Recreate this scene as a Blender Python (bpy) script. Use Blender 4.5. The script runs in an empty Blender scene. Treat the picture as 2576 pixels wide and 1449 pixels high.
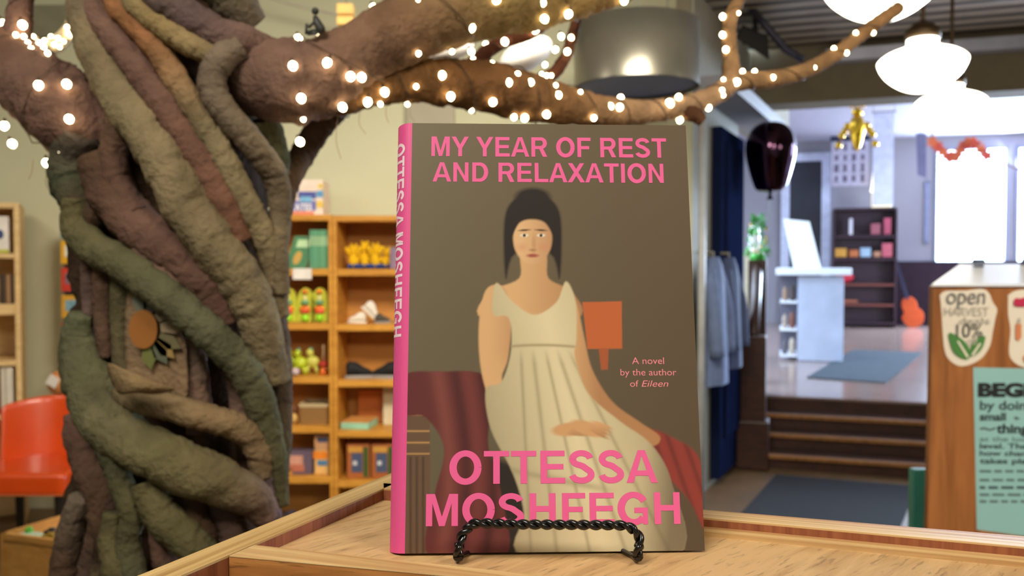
import bpy, bmesh, math, random
import numpy as np
from mathutils import Vector, Matrix, noise as mnoise
random.seed(7)
C = bpy.context.scene.collection
SC = bpy.context.scene
# ---------------------------------------------------------------- camera
W, H_IMG, F = 2576.0, 1449.0, 2100.0
EYE = 1.65
PITCH = math.radians(1.62)
cam = bpy.data.cameras.new('camera'); camo = bpy.data.objects.new('camera', cam); C.objects.link(camo)
cam.sensor_width = 36.0; cam.lens = 36.0 * F / W
camo.location = (0, 0, EYE); camo.rotation_euler = (math.pi / 2 - PITCH, 0, 0)
cam.clip_start = 0.02; cam.clip_end = 200
cam.dof.use_dof = True; cam.dof.focus_distance = 0.432; cam.dof.aperture_fstop = 11.5
SC.camera = camo
# ---------------------------------------------------------------- world, light, exposure
SC.view_settings.view_transform = 'Standard'; SC.view_settings.look = 'None'
SC.view_settings.gamma = 1.0; SC.view_settings.exposure = 0.0; SC.view_settings.use_curve_mapping = False
SC.cycles.use_denoising = True
SC.cycles.max_bounces = 7; SC.cycles.diffuse_bounces = 4
SC.cycles.sample_clamp_indirect = 6.0
wd = bpy.data.worlds.new('daylight'); SC.world = wd; wd.use_nodes = True
bg = wd.node_tree.nodes['Background']
bg.inputs[0].default_value = (0.62, 0.80, 1.0, 1); bg.inputs[1].default_value = 10.0

def area(name, loc, target, sx, sy, power, col, spread=180):
    l = bpy.data.lights.new(name, 'AREA'); l.shape = 'RECTANGLE'; l.size = sx; l.size_y = sy
    l.energy = power; l.color = col; l.spread = math.radians(spread)
    o = bpy.data.objects.new(name, l); C.objects.link(o); o.location = loc
    d = Vector(target) - Vector(loc)
    o.rotation_euler = d.to_track_quat('-Z', 'Y').to_euler()
    return o
WARM = (1.0, 0.86, 0.66)
area('daylight_through_windows', (10.2, 15.2, 2.9), (3.2, 6.0, 0.9), 4.2, 2.2, 2000, (0.62, 0.78, 1.0))
area('unseen_ceiling_light', (-0.75, -0.45, 3.42), (-0.1, 0.9, 1.4), 1.1, 0.9, 71, (1.0, 0.92, 0.79))  # unseen overhead key for the foreground, no fixture modelled
area('unseen_ceiling_light', (0.2, 2.35, 3.36), (-0.85, 5.3, 0.9), 1.5, 0.7, 72, (1.0, 0.92, 0.76), 105)  # added fill with narrowed spread, aimed into the toy shelves
area('cool_side_fill', (9.6, 8.6, 3.0), (5.0, 9.2, 0.4), 2.5, 2.0, 330, (0.66, 0.80, 1.0))  # added cool fill to brighten the raised floor; no side window there
area('unseen_ceiling_light', (-3.3, 2.6, 3.42), (-3.0, 5.0, 0.6), 1.0, 0.6, 34, (1.0, 0.92, 0.76))  # unseen overhead fill for the orange chair corner
area('unseen_ceiling_light', (1.9, -0.7, 3.42), (1.5, 2.2, 1.1), 1.0, 0.8, 50, WARM, 100)  # added fill to brighten the counter front and its signs

# ---------------------------------------------------------------- projection helpers
_c, _s = math.cos(PITCH), math.sin(PITCH)
def ray(px, py):
    u = (px - W / 2) / F; v = (H_IMG / 2 - py) / F
    return Vector((u, _c + v * _s, v * _c - _s))
def P(px, py, Y):
    d = ray(px, py); return Vector((0, 0, EYE)) + d * (Y / d.y)
def G(px, py, z):
    d = ray(px, py); return Vector((0, 0, EYE)) + d * ((z - EYE) / d.z)
def proj(p):
    q = p - Vector((0, 0, EYE))
    fw = q.y * _c - q.z * _s; up = q.y * _s + q.z * _c
    return (W / 2 + F * q.x / fw, H_IMG / 2 - F * up / fw)
def plane_hit(px, py, o, n):
    d = ray(px, py); e = Vector((0, 0, EYE))
    return e + d * ((o - e).dot(n) / d.dot(n))

# ---------------------------------------------------------------- materials
def lin(c):
    def f(x):
        x /= 255.0
        return x / 12.92 if x <= 0.04045 else ((x + 0.055) / 1.055) ** 2.4
    return (f(c[0]), f(c[1]), f(c[2]), 1.0)
MATS = {}
def mat(name, col, rough=0.6, metal=0.0, var=0.12, vscale=9.0, bump=0.0, bscale=60.0, emit=0.0, spec=0.5, coat=0.0):
    if name in MATS: return MATS[name]
    m = bpy.data.materials.new(name); m.use_nodes = True; nt = m.node_tree
    b = nt.nodes['Principled BSDF']
    b.inputs['Roughness'].default_value = rough; b.inputs['Metallic'].default_value = metal
    b.inputs['Specular IOR Level'].default_value = spec
    if coat: b.inputs['Coat Weight'].default_value = coat
    l = lin(col)
    tc = nt.nodes.new('ShaderNodeTexCoord')
    n = nt.nodes.new('ShaderNodeTexNoise'); n.inputs['Scale'].default_value = vscale; n.inputs['Detail'].default_value = 4
    nt.links.new(tc.outputs['Object'], n.inputs['Vector'])
    r = nt.nodes.new('ShaderNodeValToRGB')
    r.color_ramp.elements[0].position = 0.3; r.color_ramp.elements[1].position = 0.7
    r.color_ramp.elements[0].color = tuple(x * (1 - var) for x in l[:3]) + (1,)
    r.color_ramp.elements[1].color = tuple(min(1, x * (1 + var)) for x in l[:3]) + (1,)
    nt.links.new(n.outputs['Fac'], r.inputs['Fac'])
    nt.links.new(r.outputs['Color'], b.inputs['Base Color'])
    if bump:
        n2 = nt.nodes.new('ShaderNodeTexNoise'); n2.inputs['Scale'].default_value = bscale
        nt.links.new(tc.outputs['Object'], n2.inputs['Vector'])
        bp = nt.nodes.new('ShaderNodeBump'); bp.inputs['Strength'].default_value = bump; bp.inputs['Distance'].default_value = 0.01
        nt.links.new(n2.outputs['Fac'], bp.inputs['Height']); nt.links.new(bp.outputs['Normal'], b.inputs['Normal'])
    if emit:
        b.inputs['Emission Color'].default_value = l; b.inputs['Emission Strength'].default_value = emit
    MATS[name] = m
    return m
def wood(name, c1, c2, scale=(6, 60, 60), rough=0.45, dist=2.0, spec=0.4, rot=(0, 0, 0), pores=0.0, mid=0.5):
    if name in MATS: return MATS[name]
    m = bpy.data.materials.new(name); m.use_nodes = True; nt = m.node_tree
    b = nt.nodes['Principled BSDF']; b.inputs['Roughness'].default_value = rough; b.inputs['Specular IOR Level'].default_value = spec
    tc = nt.nodes.new('ShaderNodeTexCoord'); mp = nt.nodes.new('ShaderNodeMapping')
    mp.inputs['Scale'].default_value = scale; mp.inputs['Rotation'].default_value = rot
    mr = nt.nodes.new('ShaderNodeMapping'); mr.inputs['Rotation'].default_value = rot
    mp.inputs['Rotation'].default_value = (0, 0, 0)
    nt.links.new(tc.outputs['Object'], mr.inputs['Vector']); nt.links.new(mr.outputs['Vector'], mp.inputs['Vector'])
    n = nt.nodes.new('ShaderNodeTexNoise'); n.inputs['Scale'].default_value = 1.0; n.inputs['Detail'].default_value = 6; n.inputs['Distortion'].default_value = dist
    nt.links.new(mp.outputs['Vector'], n.inputs['Vector'])
    r = nt.nodes.new('ShaderNodeValToRGB')
    r.color_ramp.elements[0].position = mid - 0.2; r.color_ramp.elements[1].position = mid + 0.15
    r.color_ramp.elements[0].color = lin(c1); r.color_ramp.elements[1].color = lin(c2)
    nt.links.new(n.outputs['Fac'], r.inputs['Fac'])
    out = r.outputs['Color']
    if pores:
        mp2 = nt.nodes.new('ShaderNodeMapping'); mp2.inputs['Scale'].default_value = tuple(x * 5 for x in scale)
        nt.links.new(mr.outputs['Vector'], mp2.inputs['Vector'])
        n3 = nt.nodes.new('ShaderNodeTexNoise'); n3.inputs['Scale'].default_value = 1.0; n3.inputs['Detail'].default_value = 3
        nt.links.new(mp2.outputs['Vector'], n3.inputs['Vector'])
        r3 = nt.nodes.new('ShaderNodeValToRGB'); r3.color_ramp.elements[0].position = 0.32; r3.color_ramp.elements[1].position = 0.42
        r3.color_ramp.elements[0].color = (1 - pores, 1 - pores, 1 - pores, 1); r3.color_ramp.elements[1].color = (1, 1, 1, 1)
        nt.links.new(n3.outputs['Fac'], r3.inputs['Fac'])
        mx = nt.nodes.new('ShaderNodeMix'); mx.data_type = 'RGBA'; mx.blend_type = 'MULTIPLY'; mx.inputs[0].default_value = 1.0
        nt.links.new(out, mx.inputs[6]); nt.links.new(r3.outputs['Color'], mx.inputs[7]); out = mx.outputs[2]
    nt.links.new(out, b.inputs['Base Color'])
    bp = nt.nodes.new('ShaderNodeBump'); bp.inputs['Strength'].default_value = 0.12; bp.inputs['Distance'].default_value = 0.003
    nt.links.new(n.outputs['Fac'], bp.inputs['Height']); nt.links.new(bp.outputs['Normal'], b.inputs['Normal'])
    MATS[name] = m
    return m
def vcol(name, rough=0.9, bump=0.4, bscale=90.0, spec=0.2, var=0.25, vscale=22.0):
    if name in MATS: return MATS[name]
    m = bpy.data.materials.new(name); m.use_nodes = True; nt = m.node_tree
    b = nt.nodes['Principled BSDF']; b.inputs['Roughness'].default_value = rough; b.inputs['Specular IOR Level'].default_value = spec
    a = nt.nodes.new('ShaderNodeAttribute'); a.attribute_name = 'Col'
    out = a.outputs['Color']
    tc = nt.nodes.new('ShaderNodeTexCoord')
    if var:
        n = nt.nodes.new('ShaderNodeTexNoise'); n.inputs['Scale'].default_value = vscale; n.inputs['Detail'].default_value = 5
        nt.links.new(tc.outputs['Object'], n.inputs['Vector'])
        r = nt.nodes.new('ShaderNodeValToRGB'); r.color_ramp.elements[0].position = 0.3; r.color_ramp.elements[1].position = 0.7
        r.color_ramp.elements[0].color = (1 - var,) * 3 + (1,); r.color_ramp.elements[1].color = (1, 1, 1, 1)
        nt.links.new(n.outputs['Fac'], r.inputs['Fac'])
        mx = nt.nodes.new('ShaderNodeMix'); mx.data_type = 'RGBA'; mx.blend_type = 'MULTIPLY'; mx.inputs[0].default_value = 1.0
        nt.links.new(out, mx.inputs[6]); nt.links.new(r.outputs['Color'], mx.inputs[7]); out = mx.outputs[2]
    nt.links.new(out, b.inputs['Base Color'])
    if bump:
        n2 = nt.nodes.new('ShaderNodeTexNoise'); n2.inputs['Scale'].default_value = bscale; n2.inputs['Detail'].default_value = 4
        nt.links.new(tc.outputs['Object'], n2.inputs['Vector'])
        bp = nt.nodes.new('ShaderNodeBump'); bp.inputs['Strength'].default_value = bump; bp.inputs['Distance'].default_value = 0.01
        nt.links.new(n2.outputs['Fac'], bp.inputs['Height']); nt.links.new(bp.outputs['Normal'], b.inputs['Normal'])
    MATS[name] = m
    return m
def glass(name):
    m = bpy.data.materials.new(name); m.use_nodes = True; nt = m.node_tree
    nt.nodes.remove(nt.nodes['Principled BSDF'])
    t = nt.nodes.new('ShaderNodeBsdfTransparent'); g = nt.nodes.new('ShaderNodeBsdfGlossy'); g.inputs['Roughness'].default_value = 0.05
    x = nt.nodes.new('ShaderNodeMixShader'); x.inputs[0].default_value = 0.07
    nt.links.new(t.outputs[0], x.inputs[1]); nt.links.new(g.outputs[0], x.inputs[2])
    nt.links.new(x.outputs[0], nt.nodes['Material Output'].inputs['Surface'])
    return m

# ---------------------------------------------------------------- mesh builder
def catmull(pts, n):
    pts = [Vector(p) for p in pts]; out = []
    q = [pts[0] * 2 - pts[1]] + pts + [pts[-1] * 2 - pts[-2]]
    for i in range(1, len(q) - 2):
        for k in range(n):
            t = k / n
            a, b, c, d = q[i - 1], q[i], q[i + 1], q[i + 2]
            out.append(0.5 * ((2 * b) + (c - a) * t + (2 * a - 5 * b + 4 * c - d) * t * t + (3 * b - a - 3 * c + d) * t ** 3))
    out.append(pts[-1]); return out
def frames(path):
    n = len(path); T = []
    for i in range(n):
        t = path[min(i + 1, n - 1)] - path[max(i - 1, 0)]
        T.append(t.normalized() if t.length > 1e-9 else Vector((0, 0, 1)))
    a = Vector((0, 0, 1)) if abs(T[0].z) < 0.9 else Vector((0, 1, 0))
    N = [(a - T[0] * a.dot(T[0])).normalized()]
    for i in range(1, n):
        v = N[-1] - T[i] * N[-1].dot(T[i]); N.append(v.normalized())
    return T, N, [T[i].cross(N[i]) for i in range(n)]
class MB:
    def __init__(s): s.v = []; s.f = []
    def add(s, vs, fs):
        o = len(s.v); s.v += [tuple(x) for x in vs]; s.f += [tuple(o + i for i in f) for f in fs]; return s
    def box(s, c, d, M=None):
        hx, hy, hz = d[0] / 2, d[1] / 2, d[2] / 2
        vs = [Vector((x, y, z)) for x in (-hx, hx) for y in (-hy, hy) for z in (-hz, hz)]
        c = Vector(c)
        vs = [(M @ v if M else v) + c for v in vs]
        return s.add(vs, [(0, 1, 3, 2), (4, 6, 7, 5), (0, 4, 5, 1), (2, 3, 7, 6), (0, 2, 6, 4), (1, 5, 7, 3)])
    def hexa(s, a, b):            # two quads (same winding) -> closed hexahedron
        return s.add(list(a) + list(b), [(3, 2, 1, 0), (4, 5, 6, 7), (0, 1, 5, 4), (1, 2, 6, 5), (2, 3, 7, 6), (3, 0, 4, 7)])
    def bpx(s, x0, y0, x1, y1, Y, dep):   # box whose front face covers this rectangle of the view at distance Y
        a = P(x0, y0, Y); b = P(x1, y1, Y)
        return s.box(((a.x + b.x) / 2, Y + dep / 2, (a.z + b.z) / 2), (abs(b.x - a.x), dep, abs(a.z - b.z)))
    def tube(s, path, rad, seg=10, cap=True):
        path = [Vector(p) for p in path]; T, N, B = frames(path); vs = []; n = len(path)
        for i in range(n):
            r = rad[i] if isinstance(rad, (list, tuple)) else rad
            for k in range(seg):
                a = 2 * math.pi * k / seg
                vs.append(path[i] + N[i] * (r * math.cos(a)) + B[i] * (r * math.sin(a)))
        fs = [(i * seg + k, i * seg + (k + 1) % seg, (i + 1) * seg + (k + 1) % seg, (i + 1) * seg + k) for i in range(n - 1) for k in range(seg)]
        if cap: fs += [tuple(range(seg - 1, -1, -1)), tuple((n - 1) * seg + k for k in range(seg))]
        return s.add(vs, fs)
    def lathe(s, c, prof, seg=32, M=None, caps=True):
        c = Vector(c); vs = []
        for r, z in prof:
            for k in range(seg):
                a = 2 * math.pi * k / seg; v = Vector((r * math.cos(a), r * math.sin(a), z))
                vs.append((M @ v if M else v) + c)
        n = len(prof)
        fs = [(i * seg + k, i * seg + (k + 1) % seg, (i + 1) * seg + (k + 1) % seg, (i + 1) * seg + k) for i in range(n - 1) for k in range(seg)]
        if caps: fs += [tuple(range(seg - 1, -1, -1)), tuple((n - 1) * seg + k for k in range(seg))]
        return s.add(vs, fs)
    def ball(s, c, r, M=None, seg=18, rings=10):
        if not isinstance(r, (tuple, list)): r = (r, r, r)
        pr = [(math.sin(math.pi * i / rings), -math.cos(math.pi * i / rings)) for i in range(rings + 1)]
        pr[0] = (0.02, -1); pr[-1] = (0.02, 1)
        D = Matrix.Diagonal(r)
        return s.lathe(c, pr, seg, (M @ D) if M else D)
    def prism(s, pts, o, ux, uy, th):      # 2-D outline in plane (o, ux, uy) extruded along its normal
        o, ux, uy = Vector(o), Vector(ux), Vector(uy); n = ux.cross(uy).normalized() * th; m = len(pts)
        vs = [o + ux * p[0] + uy * p[1] for p in pts]; vs += [v + n for v in vs]
        return s.add(vs, [tuple(range(m - 1, -1, -1)), tuple(range(m, 2 * m))] + [(i, (i + 1) % m, m + (i + 1) % m, m + i) for i in range(m)])
def mesh_obj(name, v, f, m, parent=None, smooth=False, bevel=0.0, cols=None):
    me = bpy.data.meshes.new(name); me.from_pydata([tuple(x) for x in v], [], f)
    bm = bmesh.new(); bm.from_mesh(me); bmesh.ops.recalc_face_normals(bm, faces=bm.faces); bm.to_mesh(me); bm.free()
    if m: me.materials.append(m)
    if smooth:
        me.polygons.foreach_set('use_smooth', [True] * len(me.polygons))
    if cols is not None:
        at = me.color_attributes.new('Col', 'FLOAT_COLOR', 'POINT')
        at.data.foreach_set('color', np.asarray(cols, dtype=np.float32).ravel())
    o = bpy.data.objects.new(name, me); C.objects.link(o)
    if parent:
        o.parent = parent; o.matrix_parent_inverse = Matrix.Translation(-parent.location)
    if bevel:
        b = o.modifiers.new('edge', 'BEVEL'); b.width = bevel; b.segments = 2; b.limit_method = 'ANGLE'
    return o
def obj(name, mb, m, parent=None, smooth=False, bevel=0.0, label=None):
    o = mesh_obj(name, mb.v, mb.f, m, parent, smooth, bevel)
    if label: o['label'] = label
    return o
def thing(name, label, cat, loc, group=None):
    o = bpy.data.objects.new(name, None); C.objects.link(o); o.location = loc; o.empty_display_size = 0.05
    o['label'] = label; o['category'] = cat
    if group: o['group'] = group
    return o
def tag(o, label, cat, group=None):
    o['label'] = label; o['category'] = cat
    if group: o['group'] = group
    return o
def struct(name, mb, m, label=None, parent=None, bevel=0.0):
    o = obj(name, mb, m, parent, bevel=bevel); o['kind'] = 'structure'
    if label: o['label'] = label
    return o
def text_geo(body, offset=0.0, shear=0.0, space=1.0):
    cu = bpy.data.curves.new('t', 'FONT'); cu.body = body; cu.size = 1.0; cu.offset = offset; cu.shear = shear
    cu.space_character = space; cu.resolution_u = 6
    o = bpy.data.objects.new('t', cu); C.objects.link(o)
    dg = bpy.context.evaluated_depsgraph_get(); dg.update()
    me = bpy.data.meshes.new_from_object(o.evaluated_get(dg))
    v = [tuple(x.co[:2]) for x in me.vertices]; f = [tuple(p.vertices) for p in me.polygons]
    bpy.data.objects.remove(o); bpy.data.curves.remove(cu); bpy.data.meshes.remove(me)
    a = np.array(v); a = (a - a.min(0)) / np.maximum(a.max(0) - a.min(0), 1e-9)
    return a, f

# ================================================================ SETTING
UD = Vector((0.951, -0.309, 0)); VD = Vector((0.309, 0.951, 0))      # the building's grid
ZUP = Vector((0, 0, 1))
def rotz(d): return Matrix(((d.x, -d.y, 0), (d.y, d.x, 0), (0, 0, 1)))
RG = rotz(UD)
PLAT = 0.468
M_wall = mat('painted_wall', (200, 198, 168), 0.85, var=0.03, vscale=2)
M_wallcool = mat('painted_wall_cool', (146, 142, 150), 0.85, var=0.03, vscale=2)
M_grey = mat('painted_grey', (128, 124, 112), 0.7, var=0.05)
M_floor = mat('worn_floor', (116, 92, 66), 0.45, var=0.18, vscale=3)
M_plat = wood('polished_floor_boards', (122, 100, 92), (152, 130, 120), (1.5, 14, 14), rough=0.16, rot=(0, 0, math.radians(18)), spec=0.6)
def ceiling_mat():
    m = bpy.data.materials.new('ribbed_tin_ceiling'); m.use_nodes = True; nt = m.node_tree
    b = nt.nodes['Principled BSDF']; b.inputs['Roughness'].default_value = 0.38; b.inputs['Metallic'].default_value = 0.35
    tc = nt.nodes.new('ShaderNodeTexCoord'); mp = nt.nodes.new('ShaderNodeMapping'); mp.inputs['Rotation'].default_value = (0, 0, math.radians(18))
    nt.links.new(tc.outputs['Object'], mp.inputs['Vector'])
    w = nt.nodes.new('ShaderNodeTexWave'); w.bands_direction = 'Y'; w.inputs['Scale'].default_value = 1.5; w.inputs['Distortion'].default_value = 0.15
    nt.links.new(mp.outputs['Vector'], w.inputs['Vector'])
    r = nt.nodes.new('ShaderNodeValToRGB'); r.color_ramp.elements[0].color = lin((66, 58, 50)); r.color_ramp.elements[1].color = lin((190, 178, 160))
    r.color_ramp.elements[0].position = 0.1; r.color_ramp.elements[1].position = 0.6
    nt.links.new(w.outputs['Fac'], r.inputs['Fac']); nt.links.new(r.outputs['Color'], b.inputs['Base Color'])
    bp = nt.nodes.new('ShaderNodeBump'); bp.inputs['Strength'].default_value = 0.6; bp.inputs['Distance'].default_value = 0.03
    nt.links.new(w.outputs['Fac'], bp.inputs['Height']); nt.links.new(bp.outputs['Normal'], b.inputs['Normal'])
    return m
M_ceil = ceiling_mat()

struct('floor', MB().box((2, 7.5, -0.05), (18, 22, 0.1)), M_floor, 'worn brown floor of the shop')
struct('ceiling', MB().box((0.5, 2.0, 3.56), (14, 10.6, 0.1)), M_ceil, 'ribbed metal ceiling')
S0 = Vector((2.01, 6.73, 0))
far0 = G(2240, 817, PLAT); far0.z = 0
def fs(px):                       # position along the far wall seen at this column
    k = (px - W / 2) / F / _c
    return (k * far0.y - far0.x) / (UD.x - k * UD.y) if False else (k * far0.y - far0.x) / (UD.x - k * UD.y)
def FW(s, z, off=0.0): return far0 + UD * s + Vector((0, 0, z)) - VD * off
# raised floor
pf = S0 + VD * 0.84
a = [pf + UD * -0.25, pf + UD * 9, pf + UD * 9 + VD * 11, pf + UD * -5 + VD * 11]
a = [pf + UD * -0.25, pf + UD * 8, far0 + UD * 8 + VD * 0.05, far0 + UD * -6 + VD * 0.05]
struct('floor_upper', MB().hexa([Vector((q.x, q.y, 0.002)) for q in a], [Vector((q.x, q.y, PLAT)) for q in a]), M_plat, 'glossy raised wooden floor above the steps')
struct('ceiling_upper', MB().hexa([Vector((q.x, q.y, 4.1)) for q in a], [Vector((q.x, q.y, 4.2)) for q in a]), mat('upper_ceiling', (158, 154, 170), 0.6, var=0.05), 'pale ceiling over the raised floor')
# walls
struct('wall_back', MB().box((-2.15, 5.66, 1.75), (6.72, 0.1, 3.5)), M_wall, 'cream wall behind the wooden bookcases')
wm0 = Vector((1.215, 5.66, 0)); wmd = Vector((0.451, 0.892, 0)); wmn = Vector((-0.892, 0.451, 0))
def WM(t, z, off=0.0): return wm0 + wmd * t + Vector((0, 0, z)) - wmn * off
struct('wall_middle', MB().box(WM(0.74, 1.42) + wmn * 0.05, (1.48, 0.1, 2.84), rotz(wmd)), mat('grey_wall', (140, 138, 126), 0.8, var=0.04), 'grey wall running back towards the steps')
struct('trim_1', MB().box(WM(2.0, 3.17) + wmn * 0.05, (4.2, 0.12, 0.66), rotz(wmd)), mat('soffit_paint', (150, 142, 122), 0.8, var=0.05), 'grey soffit under the ceiling')
struct('trim_2', MB().box(WM(1.1, 2.86, 0.12), (2.2, 0.3, 0.10), rotz(wmd)), mat('soffit_ledge', (140, 140, 150), 0.6, var=0.05), 'pale ledge above the navy door')
bm_ = Vector((2.165, 7.55, 0))
struct('trim_3', MB().box(bm_ + UD * 4.0 + Vector((0, 0, 3.29)), (8.2, 0.35, 0.48), RG), mat('beam_paint', (128, 116, 92), 0.7, var=0.06), 'drab boxed beam across the room')
struct('wall_left', MB().box((-5.4, 2.0, 1.75), (0.1, 9.6, 3.5)), M_wall)
struct('wall_front', MB().box((1.5, -2.6, 2.05), (14, 0.1, 4.1)), M_wall)
struct('wall_right', MB().box((7.6, 1.6, 2.05), (0.1, 8.6, 4.1)), M_wall)
# far wall with windows
WIN = [(fs(2322), fs(2334), 1.65 + 75 / 131, 1.65 + 205 / 131 * 1.0), (fs(2347), fs(2530), 1.55, 3.86), (fs(2551), fs(2551) + 1.45, 1.55, 3.86), (fs(2551) + 1.65, fs(2551) + 3.1, 1.55, 3.86)]
WIN[0] = (WIN[0][0], WIN[0][1], 2.05, 3.25)
def wall_piece(s0, s1, z0, z1, mb): mb.box(FW((s0 + s1) / 2, (z0 + z1) / 2, -0.06), (s1 - s0, 0.12, z1 - z0), RG)
mb = MB(); s = -6.0
for w in WIN:
    wall_piece(s, w[0], 0, 4.2, mb); wall_piece(w[0], w[1], 0, w[2], mb); wall_piece(w[0], w[1], w[3], 4.2, mb); s = w[1]
wall_piece(s, 8.0, 0, 4.2, mb)
struct('wall_far', mb, M_wallcool, 'pale far wall with bright windows')
M_glass = glass('window_glass'); M_winframe = mat('window_frame_paint', (120, 124, 150), 0.5)
for i, w in enumerate(WIN):
    mb = MB(); t = 0.04
    for (s0, s1, z0, z1) in ((w[0], w[0] + t, w[2], w[3]), (w[1] - t, w[1], w[2], w[3]), (w[0], w[1], w[2], w[2] + t), (w[0], w[1], w[3] - t, w[3])):
        mb.box(FW((s0 + s1) / 2, (z0 + z1) / 2, 0.0), (s1 - s0, 0.08, z1 - z0), RG)
    fr = struct('window_%d' % (i + 1), mb, M_winframe, 'bright daylight window in the far wall')
    mb = MB().box(FW((w[0] + w[1]) / 2, (w[2] + w[3]) / 2, -0.03), (w[1] - w[0], 0.006, w[3] - w[2]), RG)
    struct('pane', mb, M_glass, parent=fr)
struct('trim_4', MB().box(FW(2.0, PLAT + 0.62, 0.03), (6.0, 0.06, 1.24), RG), mat('dark_wainscot', (44, 28, 38), 0.7, var=0.15, spec=0.2), 'dark purple-brown wainscot under the windows')
struct('wall_side', MB().box(FW(8, 2.1) - VD * 4 , (0.1, 9, 4.2), RG), M_wallcool)
struct('wall_recess', MB().box(FW(-6, 2.1) - VD * 4, (0.1, 9.5, 4.2), RG), M_wallcool)
struct('trim_5', MB().box(pf + UD * 3.8 + VD * -0.02 + Vector((0, 0, 3.85)), (9, 0.1, 0.75), RG), M_grey, 'bulkhead above the boxed beam')
struct('trim_7', MB().box(bm_ + UD * 4.3 - VD * 0.26 + Vector((0, 0, 3.40)), (7.4, 0.16, 0.10), RG), mat('tin_glint_strip', (206, 210, 232), 0.25, metal=0.5, var=0.1, vscale=4), 'pale strip put in for light reflected off the tin by the boxed beam')  # added strip; window light reflecting off the tin is put into its pale colour
# doors
t0, t1 = 0.55, 1.36
d1 = struct('door_1', MB().box(WM((t0 + t1) / 2, 1.36, 0.04), (t1 - t0, 0.07, 2.6), rotz(wmd)), mat('navy_door', (24, 32, 60), 0.8, var=0.1, spec=0.0), 'tall navy door beside the pole', bevel=0.006)
mb = MB()
for (zz, hh) in ((0.75, 0.8), (1.95, 1.2)): mb.box(WM((t0 + t1) / 2, zz, 0.085), (t1 - t0 - 0.25, 0.02, hh), rotz(wmd))
struct('panel', mb, mat('navy_door', 0), parent=d1)
sd0, sd1 = fs(1984), fs(2064)
d2 = struct('door_2', MB().box(FW((sd0 + sd1) / 2, PLAT + 1.62, 0.03), (sd1 - sd0, 0.08, 3.24), RG), mat('black_door', (22, 22, 38), 0.4, var=0.1), 'dark doorway in the far wall', bevel=0.006)
mb = MB()
for (s0, s1, z0, z1) in ((sd1, sd1 + 0.16, PLAT, PLAT + 3.24), (sd0 - 0.16, sd0, PLAT, PLAT + 3.24), (sd0 - 0.16, sd1 + 0.16, PLAT + 3.24, PLAT + 3.4)):
    mb.box(FW((s0 + s1) / 2, (z0 + z1) / 2, 0.05), (s1 - s0, 0.1, z1 - z0), RG)
struct('door_frame', mb, mat('door_frame_paint', (196, 200, 222), 0.4), parent=d2)
# vertical grey chase on the back wall above the book
struct('trim_6', MB().box((P(1086, 300, 5.6).x, 5.57, 1.75), (0.31, 0.09, 3.48)), mat('chase_paint', (168, 160, 142), 0.8, var=0.03), 'grey vertical pipe chase on the cream wall')

# ================================================================ STEPS
M_dark = wood('dark_stained_wood', (44, 24, 18), (66, 38, 28), (3, 20, 20), rough=0.4)
M_nose = wood('worn_oak_nosing', (120, 78, 40), (158, 110, 62), (3, 30, 30), rough=0.45)
st = thing('staircase', 'short flight of dark wooden steps with worn oak nosings', 'stairs', S0)
for k in range(1, 4):
    q = S0 + VD * 0.28 * (k - 1)
    obj('riser', MB().box(q + UD * 1.3 + VD * 0.02 + Vector((0, 0, 0.117 * k - 0.0725)), (2.6, 0.03, 0.088), RG), M_dark, st)
    obj('tread', MB().box(q + UD * 1.3 + VD * 0.15 + Vector((0, 0, 0.117 * k - 0.0145)), (2.6, 0.30, 0.028), RG), M_dark, st)
    obj('nosing', MB().box(q + UD * 1.3 + VD * -0.012 + Vector((0, 0, 0.117 * k - 0.012)), (2.6, 0.05, 0.034), RG), M_nose, st, bevel=0.006, label='worn oak nosing')
q = S0 + VD * 0.82
obj('riser', MB().box(q + UD * 1.3 + Vector((0, 0, 0.396)), (2.6, 0.03, 0.11), RG), M_dark, st)
obj('stringer', MB().prism([(-0.05, 0.002), (0.84, 0.002), (0.84, 0.50), (0.80, 0.50), (-0.05, 0.17)], S0 + UD * -0.06, VD, ZUP, 0.05), M_dark, st)
# balustrade at the side of the steps
bl = thing('balustrade', 'dark wooden newel and sloping handrail beside the steps', 'balustrade', S0 + UD * -0.2)
n0 = G(1893, 1176, 0.002)
obj('newel', MB().box(n0 + Vector((0, 0, 0.54)), (0.20, 0.18, 1.07), RG), M_dark, bl, bevel=0.01)
obj('newel_base', MB().box(n0 + Vector((0, 0, 0.20)), (0.25, 0.23, 0.39), RG), M_dark, bl, bevel=0.01)
n1 = n0 + VD * 0.95 + UD * 0.0
obj('upper_post', MB().box(n1 + Vector((0, 0, PLAT + 0.61)), (0.16, 0.14, 1.22), RG), M_dark, bl, bevel=0.008)
mb = MB(); A0 = n0 + Vector((0, 0, 1.07)); A1 = n1 + Vector((0, 0, 1.66))
mb.tube([A0, A0 * 0.5 + A1 * 0.5, A1], 0.045, 8); obj('handrail', mb, M_dark, bl, smooth=True)
mb = MB()
obj('side_panel', MB().prism([(0.05, 0.1), (0.9, PLAT + 0.02), (0.9, 1.45), (0.05, 0.95)], n0 + UD * -0.02, VD, ZUP, 0.04), M_dark, bl)
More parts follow.
